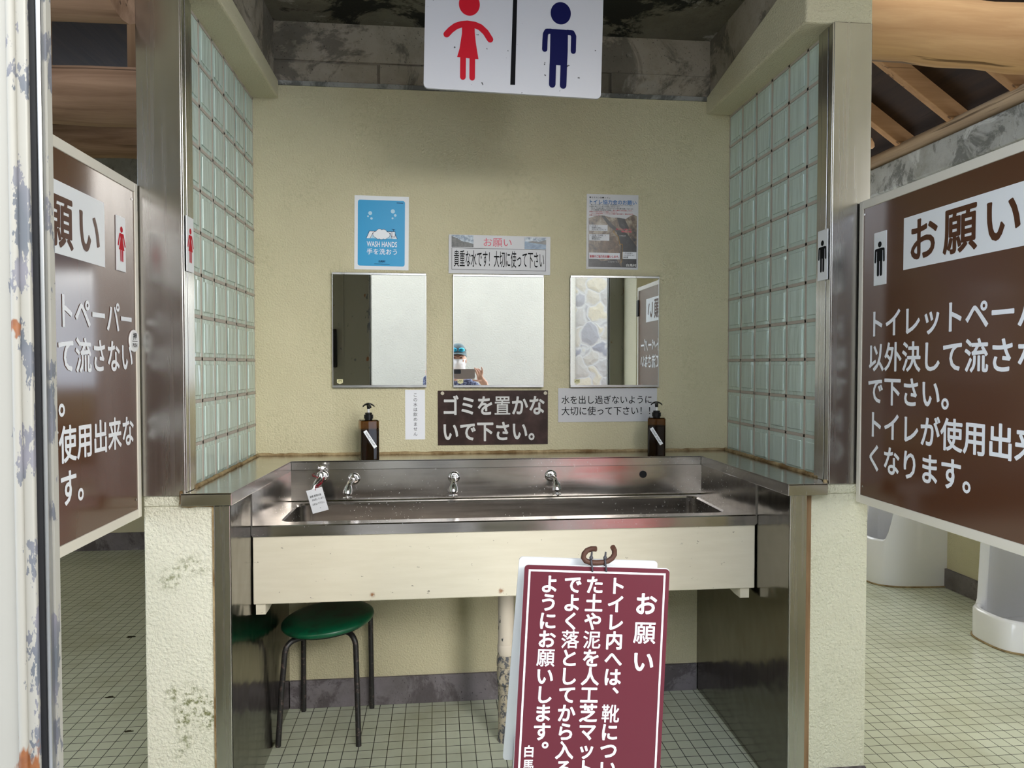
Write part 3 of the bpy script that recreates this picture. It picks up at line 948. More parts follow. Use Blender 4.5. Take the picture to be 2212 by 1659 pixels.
for k in range(n):
    c0, c1 = k // q, ((k + 1) % n) // q
    i0, i1 = 4 + k, 4 + (k + 1) % n
    if c0 == c1: fs.append((c0, i1, i0))
    else: fs.append((c0, c1, i1, i0))
    fs.append((4 + k, 4 + (k + 1) % n, 4 + n + (k + 1) % n, 4 + n + k))
    fs.append((4 + n + k, 4 + n + (k + 1) % n, 4 + 2 * n + (k + 1) % n, 4 + 2 * n + k))
fs.append(tuple(4 + 2 * n + k for k in range(n)))
b.add(vs, fs)
x0, x1, yf = 0.1185, 1.6865, -0.545
b.add([(x0, yf, ZD), (x1, yf, ZD), (x1, yf - 0.004, ZD - 0.003), (x0, yf - 0.004, ZD - 0.003), (x1, yf - 0.004, ZD - 0.033), (x0, yf - 0.004, ZD - 0.033), (x1, yf + 0.007, ZD - 0.033), (x0, yf + 0.007, ZD - 0.033)],
      [(0, 3, 2, 1), (3, 5, 4, 2), (5, 7, 6, 4)])
b.build('basin', M['steel_wet'], tr, smooth=20)
b = MB()
vs, fs = [], []
for a in range(41):
    for c in range(7):
        u, v = a / 40, c / 6
        dent = 0.0015 * mnoise.noise(Vector((u * 7, v * 1.5, 5.0)))
        vs.append((0.156 + u * 1.493, -0.170 + dent, ZD + 0.003 + v * 0.107))
for a in range(40):
    for c in range(6):
        i = a * 7 + c
        fs.append((i, i + 7, i + 8, i + 1))
b.add(vs, fs)
b.build('backsplash', M['steel_wet'], tr, smooth=30)
for xs in ((0.1185, 0.157), (1.6865, 1.648)):
    s_ = 1 if xs[0] < 1 else -1
    q = [(xs[0], -0.545), (xs[1], -0.170), (xs[1] - s_ * 0.004, -0.170), (xs[0] - s_ * 0.004, -0.545)]
    MB().prism(q if s_ > 0 else q[::-1], ZD - 0.03, 0.9225).build('side_splash', M['steel_wet'], tr)
b = MB()
b.tube([(1.425, -0.1685, 0.892), (1.425, -0.173, 0.892)], 0.0135, 20)
b.build('plugged_hole', M['black_rubber'], tr, smooth=40)
MB().box(0.118, 1.687, -0.543, -0.518, 0.576, 0.784).build('front_board', M['apron'], tr, bevel=0.003)
for x0, x1 in ((0.124, 0.152), (1.642, 1.672)):
    R = Matrix(((0, 0, 1, 0), (1, 0, 0, 0), (0, 1, 0, 0), (0, 0, 0, 1)))
    MB().prism([(-0.535, 0.543), (-0.535, 0.58), (-0.27, 0.58), (-0.27, 0.57), (-0.49, 0.543)], x0, x1, R).build('bracket', M['apron'], tr)
MB().box(0.15, 1.65, -0.517, -0.19, 0.645, 0.669).build('underside', M['steel_dark'], tr)

ct = root('steel_counter', (0.9, -0.1, ZC - 0.037), 'horseshoe-shaped stainless steel counter ledge around the wash trough', 'counter')
pts = [(-0.004, -0.785), (0.126, -0.785), (0.157, -0.165), (1.648, -0.165), (1.664, -0.805), (1.782, -0.805), (1.782, -0.77), (1.813, -0.72), (1.813, -0.002), (0.002, -0.002), (0.002, -0.72)]
MB().prism(pts, ZC - 0.004, ZC).build('top_sheet', M['steel_h'], ct)
b = MB()
edge = [(-0.004, -0.785), (0.126, -0.785), (0.157, -0.165), (1.648, -0.165), (1.664, -0.805), (1.782, -0.805)]
for (ax, ay), (bx, by) in zip(edge[:-1], edge[1:]):
    L = math.hypot(bx - ax, by - ay)
    nx, ny = -(by - ay) / L * 0.006, (bx - ax) / L * 0.006
    b.prism([(ax, ay), (bx, by), (bx + nx, by + ny), (ax + nx, ay + ny)], ZC - 0.034, ZC - 0.0002)
b.build('folded_edge', M['steel_h'], ct, bevel=0.0015)
b = MB()
rnd = random.Random(5)
def bead(p, q, r):
    p, q = Vector(p), Vector(q)
    m = max(4, int((q - p).length / 0.02))
    b.tube([p.lerp(q, i / m) + Vector((rnd.uniform(-1, 1), rnd.uniform(-1, 1), rnd.uniform(-1, 1))) * 0.0015 for i in range(m + 1)], [r * rnd.uniform(0.9, 1.12) for _ in range(m + 1)], 8)
bead((0.006, -0.006, ZC + 0.003), (1.809, -0.006, ZC + 0.003), 0.0065)
bead((0.006, -0.006, ZC + 0.003), (0.006, -0.70, ZC + 0.003), 0.0065)
bead((1.809, -0.006, ZC + 0.003), (1.809, -0.74, ZC + 0.003), 0.008)
bead((1.786, -0.79, ZC - 0.03), (1.79, -0.775, ZC + 0.006), 0.006)
bead((-0.008, -0.775, ZC - 0.03), (-0.008, -0.77, ZC + 0.004), 0.004)
bead((-0.008, -0.768, ZC - 0.037), (0.075, -0.768, ZC - 0.037), 0.003)
b.build('sealant_bead', M['sealant'], ct, smooth=60)

# ---------------------------------------------------------------- taps
def tap(x, z, label, tilt):
    r = root('tap', (x, -0.171, z), label, 'tap', 'taps on the trough backsplash')
    A = Matrix.Translation((x, -0.1715, z)) @ Matrix.Rotation(PI / 2, 4, 'X')
    MB().lathe([(0.0215, 0.0), (0.0215, 0.002), (0.019, 0.006), (0.013, 0.008)], A, 28).build('escutcheon', M['chrome'], r, smooth=40)
    p0 = Vector((x, -0.178, z)); p1 = Vector((x + tilt * 0.3, -0.200, z - 0.002)); p2 = Vector((x + tilt * 0.8, -0.219, z - 0.007)); p3 = Vector((x + tilt, -0.230, z - 0.018))
    MB().tube([p0, p1, p2, p3], [0.0085, 0.0085, 0.0085, 0.0095], 16).build('pipe_arm', M['chrome'], r, smooth=50)
    p4 = Vector((x + tilt * 1.15, -0.234, z - 0.029)); p5 = Vector((x + tilt * 1.25, -0.236, z - 0.040))
    MB().tube([p3 - Vector((0, 0, -0.006)), p3, p4, p5, p5 - Vector((0, 0, 0.003))], [0.008, 0.0115, 0.0150, 0.0165, 0.0130], 18).build('bell_body', M['chrome'], r, smooth=40)
    p6 = p5 - Vector((0, 0, 0.014))
    MB().tube([p5, p5 - Vector((0, 0, 0.006)), p6], [0.0045, 0.0035, 0.0045], 10).build('stem', M['chrome'], r, smooth=40)
    h = MB()
    h.ball(p6 - Vector((0, 0, 0.002)), (0.0055, 0.0055, 0.0045), n=12, m=8)
    for k in range(3):
        a = 2 * PI * k / 3 + 0.6
        d = Vector((math.cos(a), math.sin(a), -0.25))
        h.tube([p6 - Vector((0, 0, 0.001)), p6 + d * 0.008, p6 + d * 0.0155], [0.004, 0.003, 0.0042], 8)
    h.build('handle', M['chrome'], r, smooth=50)
tap(0.375, 0.893, 'chrome tap just right of the one with the paper tag', -0.012)
tap(0.728, 0.893, 'chrome tap at the middle of the trough', -0.003)
tap(1.080, 0.893, 'chrome tap nearest the black plugged hole', 0.010)
r = root('tap', (0.266, -0.171, 0.908), 'chrome tap with the tied paper tag, dripping water', 'tap', 'taps on the trough backsplash')
x, z = 0.266, 0.903
A = Matrix.Translation((x, -0.1715, z)) @ Matrix.Rotation(PI / 2, 4, 'X')
MB().lathe([(0.0215, 0.0), (0.0215, 0.002), (0.019, 0.006), (0.013, 0.008)], A, 28).build('escutcheon', M['chrome'], r, smooth=40)
MB().tube([(x, -0.178, z), (x, -0.20, z), (x - 0.003, -0.215, z)], 0.0115, 16).build('valve_body', M['chrome'], r, smooth=50)
MB().tube([(x, -0.208, z), (x, -0.208, z + 0.018), (x, -0.208, z + 0.022)], [0.010, 0.0105, 0.006], 16).build('bonnet', M['chrome'], r, smooth=50)
h = MB()
h.tube([(x + 0.002, -0.208, z + 0.02), (x + 0.003, -0.208, z + 0.030)], 0.0045, 10)
for k in range(4):
    a = PI / 2 * k + 0.4
    c = Vector((x + 0.003, -0.208, z + 0.035))
    h.tube([c, c + Vector((math.cos(a) * 0.012, math.sin(a) * 0.012, 0.002))], [0.0055, 0.005], 10)
h.ball((x + 0.003, -0.208, z + 0.036), (0.008, 0.008, 0.006), n=14, m=8)
h.build('cross_handle', M['chrome'], r, smooth=50)
MB().tube([(x - 0.002, -0.213, z - 0.002), (x - 0.010, -0.226, z - 0.010), (x - 0.018, -0.238, z - 0.024), (x - 0.021, -0.241, z - 0.040)], [0.0095, 0.009, 0.008, 0.0085], 16).build('spout', M['chrome'], r, smooth=50)
b = MB()
for dx, s in ((-0.002, 0), (0.004, 1)):
    pth = [(x - 0.021 + dx - 0.010 * (k / 8) ** 1.3 * (1 + 0.2 * s) - (0.006 if not s else 0) * k / 8, -0.241 - 0.004 * k / 8, z - 0.040 - (0.17) * (k / 8)) for k in range(9)]
    b.tube(pth, [0.0016 - 0.0004 * math.sin(k * 2.1) for k in range(9)], 8)
tag(b.build('water_trickle', M['water'], smooth=60), 'two thin threads of water running into the trough', 'water', None, 'stuff')

# tag tied on the left tap
tg = root('paper_tag', (0.268, -0.252, 0.872), 'small white paper tag with handwriting tied on the left tap', 'tag')
U = Vector((0.965, 0.02, 0.245)).normalized(); V = (Z3 - U * U.z).normalized(); V = Vector((0, -0.12, 1)); V = (V - U * V.dot(U)).normalized()
U2 = (U.cross(V)).normalized()
tpl = plane((0.2455, -0.2535, 0.7875), U, V)
O = tpl[0]
w, hh = 0.0545, 0.084
q = [O, O + U * w, O + U * w + V * hh, O + V * hh]
MB().add(q + [c - U2 * 0.0006 for c in q], [(0, 1, 2, 3), (7, 6, 5, 4), (0, 4, 5, 1), (1, 5, 6, 2), (2, 6, 7, 3), (3, 7, 4, 0)]).build('card', M['paper'], tg)
b = MB()
for k, (ln, xx, yy, c) in enumerate((('設備 管理の為', 0.006, 0.0555, 0.0062), ('水を流しています。', 0.010, 0.0425, 0.0050), ('止めないで下さい。', 0.007, 0.0270, 0.0050))):
    b.text(tpl, ln, xx, yy, c, 0.0085, 0.008, 0.0004, 0.12)
b.disc(tpl, 0.030, 0.014, 0.0012, 0.0004, 10)
b.build('handwriting', M['ink'], tg)
b = MB()
hole = O + U * 0.030 + V * 0.078 + U2 * 0.001
b.tube([hole, hole + Vector((0.0, 0.004, 0.014)), (0.270, -0.232, 0.890), (0.256, -0.221, 0.906), (0.262, -0.196, 0.913), (0.277, -0.207, 0.905), (0.272, -0.231, 0.888), hole + Vector((0, 0.002, 0.004))], 0.0013, 8)
b.tube([(0.258, -0.222, 0.905), (0.246, -0.226, 0.914), (0.240, -0.224, 0.911), (0.252, -0.223, 0.909), (0.238, -0.222, 0.917), (0.247, -0.221, 0.921)], 0.0014, 8)
b.tube([(0.272, -0.231, 0.889), (0.258, -0.236, 0.880), (0.262, -0.234, 0.872)], 0.0013, 8)
b.build('red_cord', M['red_cord'], tg, smooth=60)

# ---------------------------------------------------------------- mirrors
def mirror(x0, x1, z0, z1, label, rot=None):
    cx, cz = (x0 + x1) / 2, (z0 + z1) / 2
    r = root('wall_mirror', (cx, -0.008, cz), label, 'mirror', 'mirrors above the trough', None, rot)
    hw, hh = (x1 - x0) / 2, (z1 - z0) / 2
    MB().box(-hw + 0.001, hw - 0.001, -0.005, 0.0, -hh + 0.002, hh - 0.002).build('mirror_glass', M['mirror'], r, local=True)
    MB().box(-hw, hw, -0.0085, 0.001, hh - 0.008, hh).build('top_channel', M['alu'], r, local=True, bevel=0.001)
    MB().box(-hw, hw, -0.0085, 0.001, -hh, -hh + 0.009).build('bottom_channel', M['alu'], r, local=True, bevel=0.001)
    for s in (-1, 1):
        MB().box(min(s * hw, s * (hw - 0.002)), max(s * hw, s * (hw - 0.002)), -0.0065, 0.0, -hh + 0.009, hh - 0.008).build('side_edge', M['alu'], r, local=True)
    pl = plane((-hw + 0.016, -0.0052, -hh + 0.0135), X3, Z3)
    st = MB().shape(pl, [(0, 0.006), (0.003, 0.003), (0.011, 0.0), (0.019, 0.003), (0.022, 0.006), (0.022, 0.018), (0, 0.018)], 0.0003).build('sticker', flat('cream_sticker', (0.66, 0.63, 0.38), 0.5), r, local=True)
    q = MB()
    for i in range(3):
        q.rect(pl, 0.003 + i * 0.006, 0.0065 + i * 0.006, 0.007, 0.010, 0.0006)
    q.rect(pl, 0.005, 0.018, 0.013, 0.0148, 0.0006)
    q.build('sticker_print', flat('olive_print', (0.16, 0.14, 0.05), 0.5), st, local=True)
    return r
mirror(0.280, 0.629, 1.211, 1.641, 'frameless wall mirror under the blue hand-washing poster')
mirror(0.730, 1.076, 1.210, 1.640, 'middle wall mirror showing part of the photographer', (math.radians(-0.57), 0, math.radians(-1.52)))
mirror(1.181, 1.532, 1.209, 1.641, 'wall mirror under the mountain poster, reflecting a stone pier')

# ---------------------------------------------------------------- soap bottles
def soap(x, y, rz, label, ll):
    r = root('soap_bottle', (x, y, ZC), label, 'soap bottle', 'soap bottles on the counter', None, (0, 0, rz))
    hw, hd = 0.0325, 0.0325
    pts = rrect(-hw, hw, -hd, hd, 0.007, 4)
    b = MB().prism(pts, 0.0, 0.139)
    b.prism(rrect(-hw + 0.003, hw - 0.003, -hd + 0.003, hd - 0.003, 0.006, 4), 0.139, 0.142)
    b.build('bottle', M['amber'], r, local=True, smooth=35, bevel=0.002)
    MB().prism(rrect(-hw + 0.0015, hw - 0.0015, -hd + 0.0015, hd - 0.0015, 0.006, 4), 0.002, ll).build('liquid', M['soap_liquid'], r, local=True)
    MB().lathe([(0.0135, 0.142), (0.0135, 0.146), (0.0165, 0.146), (0.0165, 0.160), (0.0125, 0.161), (0.0125, 0.167), (0.006, 0.168)], None, 28).build('collar', M['black_plastic'], r, local=True, smooth=35)
    MB().lathe([(0.0042, 0.167), (0.0042, 0.182)], None, 16).build('pump_stem', M['white_plastic'], r, local=True, smooth=40)
    h = MB()
    h.lathe([(0.0055, 0.181), (0.0065, 0.190), (0.0070, 0.195)], None, 16)
    vs, fs = [], []
    m = 18
    for i in range(m + 1):
        u = -1 + 2 * i / m
        wd = 0.011 * math.sqrt(max(0.03, 1 - u * u * 0.9))
        zt = 0.2025 - 0.010 * u * u
        vs += [(u * 0.021, -wd, zt - 0.003), (u * 0.021, -wd * 0.5, zt), (u * 0.021, wd * 0.5, zt), (u * 0.021, wd, zt - 0.003), (u * 0.021, wd * 0.6, zt - 0.006), (u * 0.021, -wd * 0.6, zt - 0.006)]
    for i in range(m):
        for k in range(6):
            fs.append((i * 6 + k, (i + 1) * 6 + k, (i + 1) * 6 + (k + 1) % 6, i * 6 + (k + 1) % 6))
    fs += [tuple(range(6)), tuple(m * 6 + k for k in range(5, -1, -1))]
    h.add(vs, fs)
    h.tube([(0, 0, 0.196), (0, -0.022, 0.194), (0, -0.038, 0.188)], [0.006, 0.005, 0.0035], 10)
    h.build('pump_head', M['black_plastic'], r, local=True, smooth=50)
    a = math.radians(-58)
    pl = plane((-0.0005, -hd - 0.0006, 0.074), (math.cos(a), 0, math.sin(a)), (-math.sin(a), 0, math.cos(a)))
    st = MB().rect(pl, -0.036, 0.036, -0.0065, 0.0065).build('label', M['white_sheet'], r, local=True)
    MB().text_fit(pl, 'HAND SOAP', -0.028, 0.027, -0.0032, 0.0032, 0.0, 0.0003).build('label_lettering', M['ink'], st, local=True)
soap(0.4225, -0.125, math.radians(16), 'square amber pump soap bottle beside the narrow white note', 0.107)
soap(1.490, -0.122, math.radians(-16), 'square amber pump soap bottle in front of the two-line notice', 0.112)

# ---------------------------------------------------------------- papers and plates on the back wall
def sheet(name, x0, x1, z0, z1, mat, label, cat, th=0.002, rot=0.0):
    r = root(name, ((x0 + x1) / 2, 0, (z0 + z1) / 2), label, cat, None, None, (0, rot, 0))
    hw, hh = (x1 - x0) / 2, (z1 - z0) / 2
    MB().box(-hw, hw, -th, -0.0003, -hh, hh).build('sheet', mat, r, local=True)
    return r, plane((-hw, -th, -hh), X3, Z3), x1 - x0, z1 - z0

# blue hand-washing poster
r, pl, w, h = sheet('hand_washing_poster', 0.362, 0.5635, 1.654, 1.930, M['white_sheet'], 'blue WASH HANDS poster above the left mirror', 'poster', 0.0015, 0.010)
b = MB().shape(pl, rrect(0.0125, w - 0.0145, 0.014, h - 0.016, 0.008, 5), 0.0003)
b.build('blue_field', M['sky_blue'], r, local=True)
b = MB()
b.text_fit(pl, 'WASH HANDS', 0.046, 0.158, 0.0855, 0.106, 0.012, 0.0006)
b.text_fit(pl, '手を洗おう', 0.046, 0.158, 0.057, 0.079, 0.008, 0.0006)
b.build('lettering', M['letter_white'], r, local=True)
bd = MB().shape(pl, [(0.045, 0.117), (0.056, 0.143), (0.146, 0.143), (0.158, 0.117)], 0.0005).build('basin_drawing', M['letter_white'], r, local=True)
MB().shape(pl, [(0.061, 0.117), (0.069, 0.136), (0.133, 0.136), (0.137, 0.117)], 0.00055).build('water_drawing', M['pale_blue'], bd, local=True)
b = MB()
for P_ in ([(0.044, 0.117), (0.055, 0.144), (0.147, 0.144), (0.159, 0.117)], [(0.058, 0.117), (0.068, 0.137), (0.134, 0.137), (0.139, 0.117)]):
    b.stroke(pl, P_, 0.0015, 0.0007)
b.build('basin_outline', M['ink_blue'], bd, local=True)
foam = ((0.080, 0.132, 0.011), (0.093, 0.139, 0.013), (0.108, 0.138, 0.013), (0.120, 0.131, 0.011), (0.100, 0.127, 0.013), (0.088, 0.124, 0.009), (0.113, 0.124, 0.009))
b = MB()
for cx, cy, rr in foam:
    b.disc(pl, cx, cy, rr + 0.0012, 0.0010 + cx * 1e-4, 20)
fo = b.build('foam_outline', M['ink_blue'], r, local=True)
b = MB()
for cx, cy, rr in foam:
    b.disc(pl, cx, cy, rr, 0.0011 + cx * 1e-4, 20)
b.build('foam_drawing', M['letter_white'], fo, local=True)
bt = MB().shape(pl, [(0.139, 0.124), (0.151, 0.124), (0.151, 0.144), (0.139, 0.144)], 0.0010).build('bottle_drawing', M['letter_white'], r, local=True)
b = MB()
for P_ in ([(0.139, 0.124), (0.151, 0.124), (0.151, 0.144), (0.139, 0.144), (0.139, 0.124)], [(0.145, 0.144), (0.145, 0.152)], [(0.139, 0.153), (0.150, 0.151)]):
    b.stroke(pl, P_, 0.0014, 0.0012)
b.build('bottle_outline', M['ink_blue'], bt, local=True)
for cx, cy, rr in ((0.058, 0.211, 0.0072), (0.050, 0.199, 0.0032), (0.063, 0.191, 0.0045), (0.142, 0.220, 0.0078), (0.151, 0.205, 0.0050), (0.141, 0.194, 0.0036)):
    MB().disc(pl, cx, cy, rr, 0.0005, 24).build('bubble', M['pale_blue'], r, local=True)
b = MB()
b.text_fit(pl, '白馬村', 0.090, 0.115, 0.0275, 0.036, 0.02, 0.0006)
b.build('village_name', M['ink_blue'], r, local=True)
MB().rect(pl, 0.074, 0.131, 0.021, 0.0225, 0.0006).build('small_print', M['ink_blue'], r, local=True)
MB().rect(pl, 0.156, 0.180, 0.2505, 0.2525, 0.0006).build('small_print', M['ink_blue'], r, local=True)

# mountain toilet-fee poster
r, pl, w, h = sheet('toilet_fee_poster', 1.2455, 1.4505, 1.668, 1.957, M['notice_sheet'], 'poster with mountain picture and blue heading above the right mirror', 'poster', 0.0015, 0.004)
b = MB().shape(pl, [(0.008, 0.008), (w - 0.006, 0.008), (w - 0.006, 0.207), (0.186, 0.214), (0.172, 0.207), (0.155, 0.196), (0.128, 0.200), (0.100, 0.200), (0.085, 0.203), (0.062, 0.208), (0.030, 0.203), (0.008, 0.195)], 0.0003)
b.build('mountain_picture', M['photo_mtn'], r, local=True)
b = MB()
b.shape(pl, [(0.058, 0.205), (0.070, 0.207), (0.100, 0.175), (0.125, 0.155), (0.160, 0.140), (w - 0.006, 0.090), (w - 0.006, 0.008), (0.140, 0.008), (0.135, 0.100), (0.118, 0.145), (0.090, 0.165)], 0.0005)
b.shape(pl, [(0.120, 0.200), (0.150, 0.197), (0.168, 0.160), (0.150, 0.150), (0.130, 0.165)], 0.0006)
b.shape(pl, [(0.008, 0.008), (0.140, 0.008), (0.120, 0.040), (0.060, 0.030), (0.008, 0.060)], 0.0006)
b.build('shaded_slopes', M['photo_dark'], r, local=True)
MB().shape(pl, [(0.040, 0.060), (0.130, 0.060), (0.125, 0.105), (0.110, 0.130), (0.060, 0.120)], 0.0006).build('brown_slope', M['photo_brown'], r, local=True)
b = MB()
for q in ((0.010, 0.083, 0.147, 0.171), (0.010, 0.090, 0.110, 0.135), (0.010, 0.132, 0.039, 0.0635), (0.143, 0.198, 0.041, 0.068)):
    MB().rect(pl, *q, 0.0008).build('caption_box', M['paper'], r, local=True)
b = MB()
b.text_fit(pl, '第２ケルン公衆トイレ', 0.010, 0.093, 0.2725, 0.279, 0.01, 0.0008)
for i, ln in enumerate(('　第２ケルン公衆トイレの水は、水源地(沢)からポンプアップしたあと、', '水道管を通じトイレまで水を運んで来ております。', '　汚水は、汚水管を通じ、うさぎ平テラスの浄化槽で処理しております。', '　上下水道設備の維持管理や清掃等、')):
    b.text(pl, ln, 0.010, 0.2455 - i * 0.0068, 0.00545, 0.0058, 0.0, 0.0008)
for x_, z_, ln in ((0.013, 0.163, '＜上水道＞'), (0.020, 0.156, '距離約1,000m'), (0.020, 0.149, '沢からポンプアップ'), (0.013, 0.127, '＜下水道（汚水管）＞'), (0.020, 0.120, '距離約2,415m'), (0.020, 0.113, '標高差602m'), (0.146, 0.060, '＜汚水処理＞'), (0.146, 0.052, 'うさぎ平テラス'), (0.146, 0.044, '浄化槽')):
    b.text(pl, ln, x_, z_, 0.0064, 0.0064, 0.005, 0.0011)
b.build('lettering', M['ink'], r, local=True)
MB().text_fit(pl, 'トイレ協力金のお願い', 0.012, 0.197, 0.2505, 0.2685, 0.012, 0.0008).build('blue_heading', M['ink_blue2'], r, local=True)
b = MB()
b.text(pl, '膨大な費用と労力を要しており、', 0.103, 0.2455 - 3 * 0.0068, 0.00545, 0.0058, 0.0, 0.0008)
for i, ln in enumerate(('皆様からの協力金等により運営しております。', '　トイレご利用の際は、トイレ出入口設置の協力金箱へ、募金の協力を', 'お願いいたします。')):
    b.text(pl, ln, 0.010, 0.2455 - (4 + i) * 0.0068, 0.00545, 0.0058, 0.0, 0.0008)
b.build('red_lettering', M['ink_red'], r, local=True)
MB().text_fit(pl, '皆様のご協力をお願いします。', 0.013, 0.129, 0.0435, 0.054, 0.02, 0.0011).build('red_slogan', M['ink_red'], r, local=True)
b = MB()
b.text_fit(pl, '第２ケルン公衆トイレ', 0.117, 0.178, 0.152, 0.159, 0.02, 0.0011)
b.text_fit(pl, '現在地', 0.136, 0.178, 0.143, 0.150, 0.02, 0.0011)
b.build('pink_lettering', M['ink_pink'], r, local=True)
for tx, q in (('うさぎ平テラス', (0.085, 0.128, 0.0255, 0.031, 0.01, 0.0011)), ('白馬村', (0.158, 0.198, 0.011, 0.023, 0.03, 0.0011)), ('八方池山荘', (0.129, 0.155, 0.128, 0.133, 0.0, 0.0011))):
    MB().text_fit(pl, tx, *q).build('white_lettering', M['letter_grey'], r, local=True)
MB().stroke(pl, [(0.110, 0.152), (0.106, 0.144), (0.126, 0.126), (0.132, 0.098), (0.142, 0.097), (0.140, 0.030), (0.135, 0.026)], 0.0016, 0.0012).build('route_line', flat('ochre_line', (0.50, 0.28, 0.06), 0.5), r, local=True)

# water notice above the middle mirror
r, pl, w, h = sheet('water_notice', 0.7135, 1.1035, 1.6435, 1.790, M['notice_sheet'], 'wide notice with two small landscape pictures above the middle mirror', 'notice', 0.003, 0.006)
b = MB()
b.stroke(pl, [(0.012, 0.015), (0.372, 0.015), (0.372, 0.096), (0.012, 0.096), (0.012, 0.015)], 0.0012, 0.0006)
b.build('ruled_border', M['ink'], r, local=True)
b = MB()
b.text_fit(pl, '貴重な水です！大切に使って下さい', 0.020, 0.366, 0.025, 0.0885, 0.004, 0.0006)
b.build('lettering', M['ink'], r, local=True)
b = MB()
b.text_fit(pl, 'お願い', 0.133, 0.240, 0.104, 0.136, 0.0, 0.0006)
b.build('pink_lettering', flat('pink_lettering', (0.72, 0.13, 0.18), 0.5), r, local=True)
a = MB().rect(pl, 0.011, 0.094, 0.100, 0.1445, 0.0005).build('picture', M['photo_snow'], r, local=True)
MB().shape(pl, [(0.011, 0.100), (0.094, 0.100), (0.094, 0.112), (0.075, 0.118), (0.050, 0.122), (0.030, 0.134), (0.018, 0.137), (0.011, 0.142)], 0.0008).build('dark_ridge', M['photo_ridge'], a, local=True)
a = MB().rect(pl, 0.290, 0.373, 0.098, 0.1425, 0.0005).build('picture', M['photo_lake'], r, local=True)
MB().shape(pl, [(0.290, 0.127), (0.373, 0.127), (0.373, 0.1425), (0.290, 0.1425)], 0.0008).build('sky_part', M['photo_snow'], a, local=True)
MB().shape(pl, [(0.300, 0.124), (0.373, 0.116), (0.373, 0.134), (0.360, 0.130), (0.345, 0.126), (0.320, 0.129)], 0.0011).build('dark_shore', M['photo_ridge'], a, local=True)

# narrow vertical note
r, pl, w, h = sheet('vertical_note', 0.5475, 0.6225, 1.0125, 1.2015, M['paper'], 'narrow white note with one column of writing beside the left soap bottle', 'notice', 0.0015)
b = MB()
for i, ch in enumerate('この水は飲めません'):
    b.text(pl, ch, 0.0305, 0.162 - i * 0.0186, 0.0160, 0.0160, 0.0, 0.0005)
b.build('lettering', M['ink'], r, local=True)

# brown plate
r, pl, w, h = sheet('brown_notice_plate', 0.6715, 1.095, 0.9895, 1.198, M['brown_plate'], 'dark brown plate with large white writing under the middle mirror', 'sign', 0.004)
b = MB()
for k, ln in enumerate(('ゴミを置かな', 'いで下さい。')):
    for i, ch in enumerate(ln):
        b.text(pl, ch, 0.014 + i * 0.0665, 0.111 - k * 0.0985, 0.0665, 0.080, 0.010 if ch == '置' else 0.026, 0.0005)
b.build('lettering', M['letter_grey'], r, local=True)
for x_, z_ in ((0.017, h - 0.010), (w - 0.010, h - 0.011)):
    A = Matrix.Translation((pl[0].x + x_, pl[0].y - 0.0004, pl[0].z + z_)) @ Matrix.Rotation(PI / 2, 4, 'X')
    MB().lathe([(0.0068, 0.0), (0.0068, 0.002), (0.004, 0.0025), (0.0035, 0.001)], A, 20).build('washer', flat('pale_washer', (0.55, 0.50, 0.40), 0.4), r, local=True, smooth=40)

# two line notice
r, pl, w, h = sheet('two_line_notice', 1.1355, 1.529, 1.074, 1.206, M['notice_sheet'], 'grey-white notice with two lines of black writing under the right mirror', 'notice', 0.0025)
b = MB()
b.text_fit(pl, '水を出し過ぎないように', 0.013, 0.372, 0.070, 0.103, 0.004, 0.0005)
b.text_fit(pl, '大切に使って下さい！！', 0.013, 0.366, 0.026, 0.060, 0.004, 0.0005)
b.build('lettering', M['ink'], r, local=True)

# pictogram plaques on the posts
def plaque(x, sgn, z0, z1, label, draw, mat):
    y0, y1 = -0.762, -0.708
    a, c = sorted((x, x + sgn * 0.003))
    r = root('restroom_plaque', (x, (y0 + y1) / 2, z0), label, 'sign', 'restroom plaques on the steel posts')
    MB().box(a, c, y0, y1, z0, z1).build('plate', M['white_sheet'], r, bevel=0.001)
    xx = x + sgn * 0.003
    pl = plane((xx, y0 if sgn > 0 else y1, z0), (0, sgn, 0), (0, 0, 1))
    b = MB()
    draw(b, pl, 0.027, 0.024, 0.094, 0.0005)
    b.build('pictogram', mat, r)
plaque(0.0095, 1, 1.545, 1.692, 'small white plaque with a red woman on the left steel post', woman_small, M['ink_red'])
plaque(1.7995, -1, 1.545, 1.692, 'small white plaque with a black man on the right steel post', man_small, M['ink'])

# ---------------------------------------------------------------- hanging restroom sign
k = 0.53 / 385.0
sg = root('hanging_restroom_sign', (0.897, -0.60, 2.103), 'large white hanging sign with a red woman and a blue man', 'sign', None, None, (0, 0.023, 0))
pl = plane((0, -0.004, 0), X3, Z3)
def sp(x, y):
    dx, dy = x - 1105.0, y - 202.0
    return ((dx + 0.023 * dy) * k, (-dy + 0.0225 * dx) * k)
MB().prism(rrect(-0.265, 0.265, 0.0, 0.34, 0.014, 6), -0.004, 0.004, Matrix(((1, 0, 0, 0), (0, 0, 1, 0), (0, 1, 0, 0), (0, 0, 0, 1)))).build('panel', M['sign_white'], sg, local=True)
for x_ in (-0.2, 0.2):
    MB().tube([(x_, 0, 0.33), (x_ - 0.003, 0, 0.462)], 0.003, 8).build('hanging_rod', M['alu'], sg, local=True)
def zp(x, y):
    return sp(900 + x / 5.267, y / 5.267)
b = MB()
c = zp(582, 90); b.disc(pl, c[0], c[1], 118 / 5.267 * k, 0.0006, 40, 128 / 5.267 * k)
arm = [zp(*p) for p in ((326, 436), (372, 385), (430, 340), (490, 318), (560, 308), (640, 316), (705, 340), (765, 392), (816, 470))]
b.stroke(pl, arm, 72 / 5.267 * k, 0.0006)
b.shape(pl, [zp(*p) for p in ((500, 300), (640, 300), (643, 400), (655, 520), (684, 697), (646, 697), (443, 683), (470, 590), (498, 420))], 0.00065)
